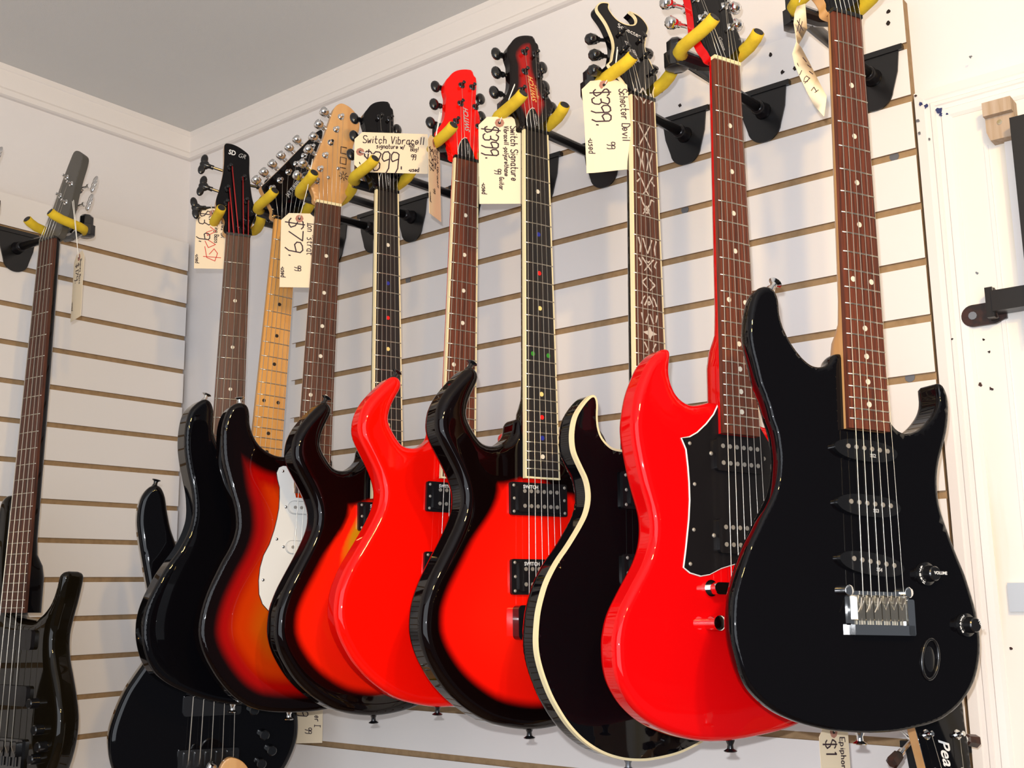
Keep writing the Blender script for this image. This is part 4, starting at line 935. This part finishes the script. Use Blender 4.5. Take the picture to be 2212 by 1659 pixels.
make_guitar(dict(name='electric_guitar', label='lower-row guitar of which only a rounded maple headstock tip shows below the black bass', cat='guitar', pos=low2_pos, phi=1.1,
    S=648, w0=43, w12=52, zf=-12, thick=42, r=6, outline=D_OUT, body_mat=M_BLACK, neck_mat=M_MAPLE, board_mat=M_ROSE, dots=M_DOTW,
    head=STRAT_HEAD, head_w0=-9, head_tilt=0, head_mat=M_MAPLE, tuner='chrome', tuners=STRAT_T, order=[0, 1, 2, 3, 4, 5], heel=-372, sm=1))

# hangers, one per guitar
names = dict(J='holding the solid black guitar at the right end of the row', I='holding the cherry red double-horned guitar', H='holding the black guitar with the forked headstock',
             G='holding the red-to-black guitar with the red-centred headstock', F='holding the all red guitar', E='holding the black headstock behind the sideways tag',
             D='holding the maple headstock marked ION', C='holding the black pointed headstock with chrome tuners', B='holding the bass headstock with red wires')
bx = dict(J=1.607, I=1.443, H=1.312, G=1.161, F=1.034, E=0.870, D=0.733, C=0.632, B=0.520)
for k in 'JIHGFEDCB':
    make_hanger(Vector((bx[k], -.019, 2.236)), 0.0, frame(POSE[k][:3], POSE[k][3], POSE[k][4], POSE[k][5]), 'yellow-pronged black hanger ' + names[k], length=0.256)
for dy, nm in ((0, 'on the left wall holding the bass seen edge-on'), (-.178, 'at the left edge of the photo, mostly out of view')):
    p = POSE['A']
    make_hanger(Vector((.019, -.408 + dy, 2.232)), math.pi / 2, frame((p[0], p[1] + dy, p[2]), p[3], p[4], p[5]), 'yellow-pronged black hanger ' + nm, length=0.256)
for pos, phi, rol, nm in ((low_pos, 1.06, -.06, 'in the lower row holding the headstock with white lettering'), (low2_pos, 1.1, 0, 'in the lower row under the black bass')):
    zg = G0 - .0762 * round((G0 - pos[2] - .09) / .0762)
    make_hanger(Vector((pos[0] - .08, -.019, zg - .039)), 0.0, frame(pos, phi, 0, rol), 'yellow-pronged black hanger ' + nm, length=abs(pos[1]) - .03)

# ------------------------------------------------------------------ price tags
GL = {  # single stroke letters on a 0-5 by 0-9 grid: baseline 2, x-height 6, cap 9
 'S': '48 39 19 08 07 16 35 44 43 32 12 03', 's': '36 16 05 15 34 33 22 02', 'w': '06 12 25 32 46', 'i': '16 12|18 18', 't': '19 13 22 32|06 36', 'c': '35 26 16 05 03 12 22 33',
 'h': '09 02|05 16 26 35 32', 'V': '09 22 49', 'v': '06 22 46', 'b': '09 02 22 33 35 26 06', 'r': '06 02|04 16 36', 'a': '36 16 05 03 12 32|36 32 42', 'e': '04 34 35 26 16 05 03 12 33',
 'l': '19 12', 'g': '36 16 05 04 13 33|36 31 20 00', 'n': '06 02|05 16 26 35 32', 'u': '06 03 12 22 33|36 32', '/': '01 39', 'G': '38 29 19 07 04 12 32 35 25', 'B': '02 09 29 38 36 25 05|25 44 43 32 02',
 '!': '19 14|12 12', '$': '48 39 19 08 07 35 43 32 12 03|20 2a', '3': '08 19 39 48 35 15|35 44 42 31 11 02', '9': '46 15 06 08 19 39 48 42 30', '.': '12 13', '-': '04 34', 'd': '39 32|36 16 05 03 12 32',
 'p': '06 00|06 26 35 33 22 02', 'o': '16 05 03 12 22 33 35 26 16', 'y': '06 13|36 20 00', 'D': '02 09 29 47 44 32 02', 'I': '09 39|19 12|02 32', '7': '09 49 12', 'E': '49 09 02 42|05 35', 'm': '06 02|05 16 22|25 36 42',
 '1': '18 29 22', '2': '08 19 39 48 46 02 42', 'P': '02 09 29 38 36 25 05', 'R': '02 09 29 38 36 25 05|25 42', 'z': '06 36 02 32', 'M': '02 09 25 49 42', '5': '49 09 06 36 44 42 31 02', 'f': '39 29 18 12|06 26', '"': '09 07|29 27', 'T': '09 49|29 22', '0': '19 08 03 12 32 43 48 39 19', 'N': '02 09 42 49', ',': '12 01'}
def strokes(text, x, y, h, sx=.8, lean=.12):
    """handwriting as polylines; x,y in mm on the card, h capital height in mm"""
    out = []; s = h / 7.0
    for ch in text:
        if ch != ' ':
            for st in GL.get(ch, '').split('|'):
                pts = []
                for q in st.split():
                    a = int(q[0], 16); b = int(q[1], 16)
                    jx, jy = random.uniform(-.18, .18), random.uniform(-.18, .18)
                    pts.append((x + (a + jx + (b - 2) * lean) * s * sx, y + (b - 2 + jy) * s))
                if pts: out.append(pts)
        x += (3.0 if ch in 'il!.,1I-"' else 5.0 if ch != ' ' else 3.4) * s * sx
    return out
def make_tag(M, L, W, lines, label, parent_hint=None, curl=0.0, string_to=None, clip=12, red=None, twist=None):
    """manila card; local x runs along its length from the eyelet, y across; lines: (text, x, y, height, ink width)"""
    root = empty('price_tag', M); tag(root, label, 'price tag', 'handwritten manila price tags')
    def Z(x, y): return curl * math.sin(x / L * math.pi) + curl * .5 * math.sin(y / W * 3)
    def inout(x): return (W / 2 - clip) + clip * min(1, x / clip)
    card = MB(); nx, ny = 16, 6; vs_ = []
    xs = sorted(set([0, clip] + [clip + (L - clip) * i / nx for i in range(nx + 1)]))
    for x in xs:
        for j in range(ny + 1):
            y = (j / ny * 2 - 1) * inout(x); vs_.append((x, y, Z(x, y)))
    m = ny + 1; top = len(vs_)
    vs_ += [(a, b, c - .45) for a, b, c in vs_]
    fs = []
    for i in range(len(xs) - 1):
        for j in range(ny):
            q = (i * m + j, (i + 1) * m + j, (i + 1) * m + j + 1, i * m + j + 1); fs.append(q); fs.append(tuple(k + top for k in q[::-1]))
    rim = [i * m for i in range(len(xs))] + [(len(xs) - 1) * m + j for j in range(1, m)] + [i * m + ny for i in range(len(xs) - 2, -1, -1)] + [j for j in range(ny - 1, 0, -1)]
    for a, b in zip(rim, rim[1:] + rim[:1]): fs.append((a, a + top, b + top, b))
    card.add(vs_, fs); card.build('card', M_PAPER, root)
    rg = MB(lambda a, b, c: (9 + a, b, c + Z(9, 0))); rg.prism([(6.6 * math.cos(t), 6.6 * math.sin(t)) for t in np.linspace(0, 2 * math.pi, 8, endpoint=False)], .05, .35); ro = rg.build('reinforcing_ring', M_RING, root)
    hl = MB(lambda a, b, c: (9 + a, b, c + Z(9, 0))); hl.prism([(2.2 * math.cos(t), 2.2 * math.sin(t)) for t in np.linspace(0, 2 * math.pi, 10, endpoint=False)], .35, .45); hl.build('eyelet', M_HOLE, ro)
    def ink(sts, wd, m_, name):
        mb_ = MB()
        for st in sts:
            for a, b in zip(st[:-1], st[1:]):
                dx, dy = b[0] - a[0], b[1] - a[1]; l = math.hypot(dx, dy)
                if l < 1e-6: dx, l = 1, 1
                nx_, ny_ = -dy / l * wd * .62, dx / l * wd * .62; ex, ey = dx / l * wd * .3, dy / l * wd * .3
                q = [(a[0] + nx_ - ex, a[1] + ny_ - ey), (a[0] - nx_ - ex, a[1] - ny_ - ey), (b[0] - nx_ + ex, b[1] - ny_ + ey), (b[0] + nx_ + ex, b[1] + ny_ + ey)]
                mb_.add([(u, v, Z(u, v) + .3) for u, v in q], [(0, 1, 2, 3)])
        mb_.build(name, m_, root)
    allst = {}
    for (t, x, y, h, wd, *e) in lines:
        ink(strokes(t, x, y, h, e[0] if e else .8), wd * 1.15, M_INK, 'handwriting')
    if red: ink(red, 1.0, M_REDINK, 'handwriting')
    if string_to:
        Mi = M.inverted(); P = [Mi @ Vector(p) for p in string_to]
        a = (9, 0, 1)
        for k in (-1, 1):
            pts = [a] + [(p.x * 1000 + k * 1.2 * (i + 1), p.y * 1000, p.z * 1000 + k) for i, p in enumerate(P)]
            sm_ = MB(); sm_.tube(pts, .55, 5); sm_.build('string', M_COTTON, root)
    return root
def card_M(origin, yaw, roll=0.0):
    """hanging card: x (length) points down, y (text up) points to the viewer's right; yaw as for guitars"""
    u = Vector((math.cos(yaw), math.sin(yaw), 0)); z = Vector((0, 0, 1)); n = Vector((math.sin(yaw), -math.cos(yaw), 0))
    X = -z * math.cos(roll) + u * math.sin(roll); Y = u * math.cos(roll) + z * math.sin(roll)
    return Matrix(((X.x, Y.x, n.x, origin[0]), (X.y, Y.y, n.y, origin[1]), (X.z, Y.z, n.z, origin[2]), (0, 0, 0, 1)))
def GP(k, u, v, w):
    p = POSE[k]; return frame(p[:3], p[3], p[4], p[5]) @ Vector((u * .001, v * .001, w * .001))
def along(k, u, v, w, yaw, h, z):
    o = GP(k, u, v, w); return o + Vector((math.cos(yaw), math.sin(yaw), 0)) * h * .001 + Vector((0, 0, z * .001))
d2r = math.radians
TXT = lambda a, b, c=None: None
y_ = d2r(40)
make_tag(card_M(along('G', -40, 0, -27, y_, -2, 24), y_), 126, 58,
    [('Switch Signature', 14, 15, 9.5, .95), ('Vibracell -polyurethane', 14, 6, 6.2, .8), ('Guitar', 88, -1, 6, .8), ('$399.', 14, -20, 18, 1.3, .85), ('99', 76, -6, 7, .8), ('-used', 96, -25, 6.5, .8)],
    'tall manila tag reading Switch Signature 399 beside the coloured-dot fingerboard', string_to=[GP('G', -30, 66, -6)])
make_tag(card_M(along('H', -40, 0, -27, y_, -2, 26), y_, 0.03), 126, 58,
    [('Schecter Devil', 18, 18, 10, .9), ('$399.', 14, -14, 19, 1.3, .9), ('99', 90, 0, 8, .8), ('-used', 82, -25, 8, .8)],
    'curled manila tag reading Schecter Devil 399 beside the forked-headstock guitar', curl=9, string_to=[GP('H', -38, 40, -8), GP('H', -36, 62, -6)])
# sideways card in front of the black headstock
ye = d2r(45); u = Vector((math.cos(ye), math.sin(ye), 0)); n_ = Vector((math.sin(ye), -math.cos(ye), 0)); o = along('E', 0, 30, 9, ye, -56, 31)
make_tag(Matrix(((u.x, 0, n_.x, o.x), (u.y, 0, n_.y, o.y), (u.z, 1, n_.z, o.z), (0, 0, 0, 1))), 114, 66,
    [('Switch Vibracell', 13, 15, 12, 1.0), ('signature w/', 34, 7, 7, .9), ('Gig', 97 - 12, 11, 6, .8), ('Bag!', 97 - 10, 4, 6.5, .8), ('$399.', 14, -26, 27, 1.4, .72), ('99', 88, -9, 7, .9), ('-used', 84, -30, 6.5, .9)],
    'sideways manila tag reading Switch Vibracell 399 across the black headstock', string_to=[GP('E', -38, 52, 6)])
yd = d2r(45)
make_tag(card_M(along('D', -40, 0, -27, yd, 0, -14), yd), 124, 58,
    [('Ion "strat"', 16, 13, 11, .9), ('$79.', 8, -16, 22, 1.4, 1.25), ('99', 88, -4, 8, .9), ('-used', 90, -27, 7, .9)],
    'manila tag reading Ion strat 79 over the pale maple neck', string_to=[GP('D', -38, 20, 4), GP('D', -34, 66, 8)])
yb = d2r(45)
make_tag(card_M(along('B', -40, 0, -30, yb, 0, 54), yb), 110, 58,
    [('Ibanez SR', 16, 15, 8, .8), ('5 string Bass', 16, 4, 7, .8), ('$349.', 4, -22, 18, 1.2, 1.05), ('-used', 84, -27, 6.5, .8)],
    'manila tag with red scribbles behind the neck of the red-wired bass',
    red=[[(34, -4), (42, 6), (50, -8), (44, -10), (40, 0)], [(56, -10), (66, 6), (72, -6), (60, -12)], [(70, -12), (90, -8), (96, 6), (82, 10), (74, 4), (84, -4)], [(88, -14), (90, 16)]],
    string_to=[GP('B', -48, 56, -16)])
yf = d2r(112)
make_tag(card_M(along('F', -40, 0, -25, yf, -6, 34), yf, .05), 124, 50,
    [('Switch Vibracell', 14, 10, 7.5, .8), ('w/ gig Bag', 18, 2, 6, .8), ('$299.', 20, -18, 15, 1.1), ('99', 80, -6, 7, .8), ('-used', 90, -22, 6, .8)],
    'narrow manila tag turned nearly edge-on left of the red guitar neck', string_to=[GP('F', -40, 72, -12)])
ya = d2r(-13)
make_tag(card_M(along('A', 60, 0, -25, ya, 2, -28), ya), 122, 56, [('Ibanez Bass', 14, 8, 8, .8), ('$179.', 18, -14, 16, 1.1), ('-used', 86, -25, 6.5, .8)],
    'manila tag seen almost edge-on beside the left-wall bass', string_to=[GP('A', 46, 70, -14)])
# twisted tag beside the right-hand guitar
root = None
secs = [((1722, 14), (1740, 8)), ((1716, 30), (1741, 26)), ((1714, 50), (1743, 62)), ((1718, 74), (1732, 84)), ((1720, 90), (1724, 97)), ((1711, 116), (1731, 104)), ((1716, 140), (1748, 136)), ((1730, 172), (1764, 168)), ((1746, 205), (1786, 208)), ((1762, 232), (1785, 220)), ((1779, 252), (1781, 250))]
c0 = onY(1727, 12, -.33); Mr = Matrix.Translation(c0)
root = empty('price_tag', Mr); tag(root, 'twisted manila tag reading 119 used left of the right-hand rosewood neck', 'price tag', 'handwritten manila price tags')
cd = MB(); vs_ = []
for i, (a, b) in enumerate(secs):
    tw = 0.02 * math.cos(i * .7)
    pa = onY(*a, -.35 + tw) - c0; pb = onY(*b, -.318 - tw) - c0
    for p in (pa, pb): vs_.append(tuple(p * 1000))
cd.add(vs_, [(2 * i, 2 * i + 1, 2 * i + 3, 2 * i + 2) for i in range(len(secs) - 1)])
co = cd.build('card', M_PAPER, root, smooth=True)
so = co.modifiers.new('thickness', 'SOLIDIFY'); so.thickness = .0005
ik = MB()
pp = [[(1722, 44), (1735, 66)], [(1728, 40), (1722, 68)], [(1733, 46), (1727, 72)], [(1722, 136), (1726, 146)], [(1732, 152), (1727, 162)], [(1738, 168), (1736, 176), (1744, 176), (1748, 168), (1742, 164), (1738, 168)], [(1750, 168), (1738, 180)], [(1734, 124), (1742, 134)], [(1744, 140), (1752, 146)], [(1748, 154), (1756, 160)], [(1752, 196), (1758, 188)], [(1760, 200), (1768, 194)], [(1758, 188), (1764, 198)]]
for st in pp:
    P = [(onY(*q, -.352) - c0) * 1000 for q in st]
    ik.tube([tuple(p) for p in P], .45, 4)
ik.build('handwriting', M_INK, root)
st_ = MB(); q0 = GP('J', -40, 60, -14) - c0; st_.tube([(0, 0, 4), tuple(q0 * 1000)], .6, 5); st_.build('string', M_COTTON, root)
# tags of the lower row
p9 = onY(662, 1572, -.10)
make_tag(card_M(p9 + Vector((0, 0, .082)), d2r(40)), 108, 56, [('er I', 62, 14, 10, .9), ('99', 82, 0, 9, .9), ('$129', 30, -14, 16, 1.1), ('-used', 82, -26, 8, .9)],
    'manila tag reading 99 used, hanging low under the sunburst guitar', string_to=[p9 + Vector((-.02, -.02, .16))])
p10 = onY(1800, 1570, -.28)
make_tag(card_M(p10 + Vector((0, 0, .004)), d2r(78)), 124, 52, [('Epiphone', 16, 10, 9, .9), ('$1', 16, -16, 18, 1.2)],
    'manila tag reading Epiphone hanging under the right-hand black guitar', string_to=[p10 + Vector((0, .03, .05)), frame(low_pos, 1.06, 0, -.06) @ Vector((-.03, .128, -.05))])
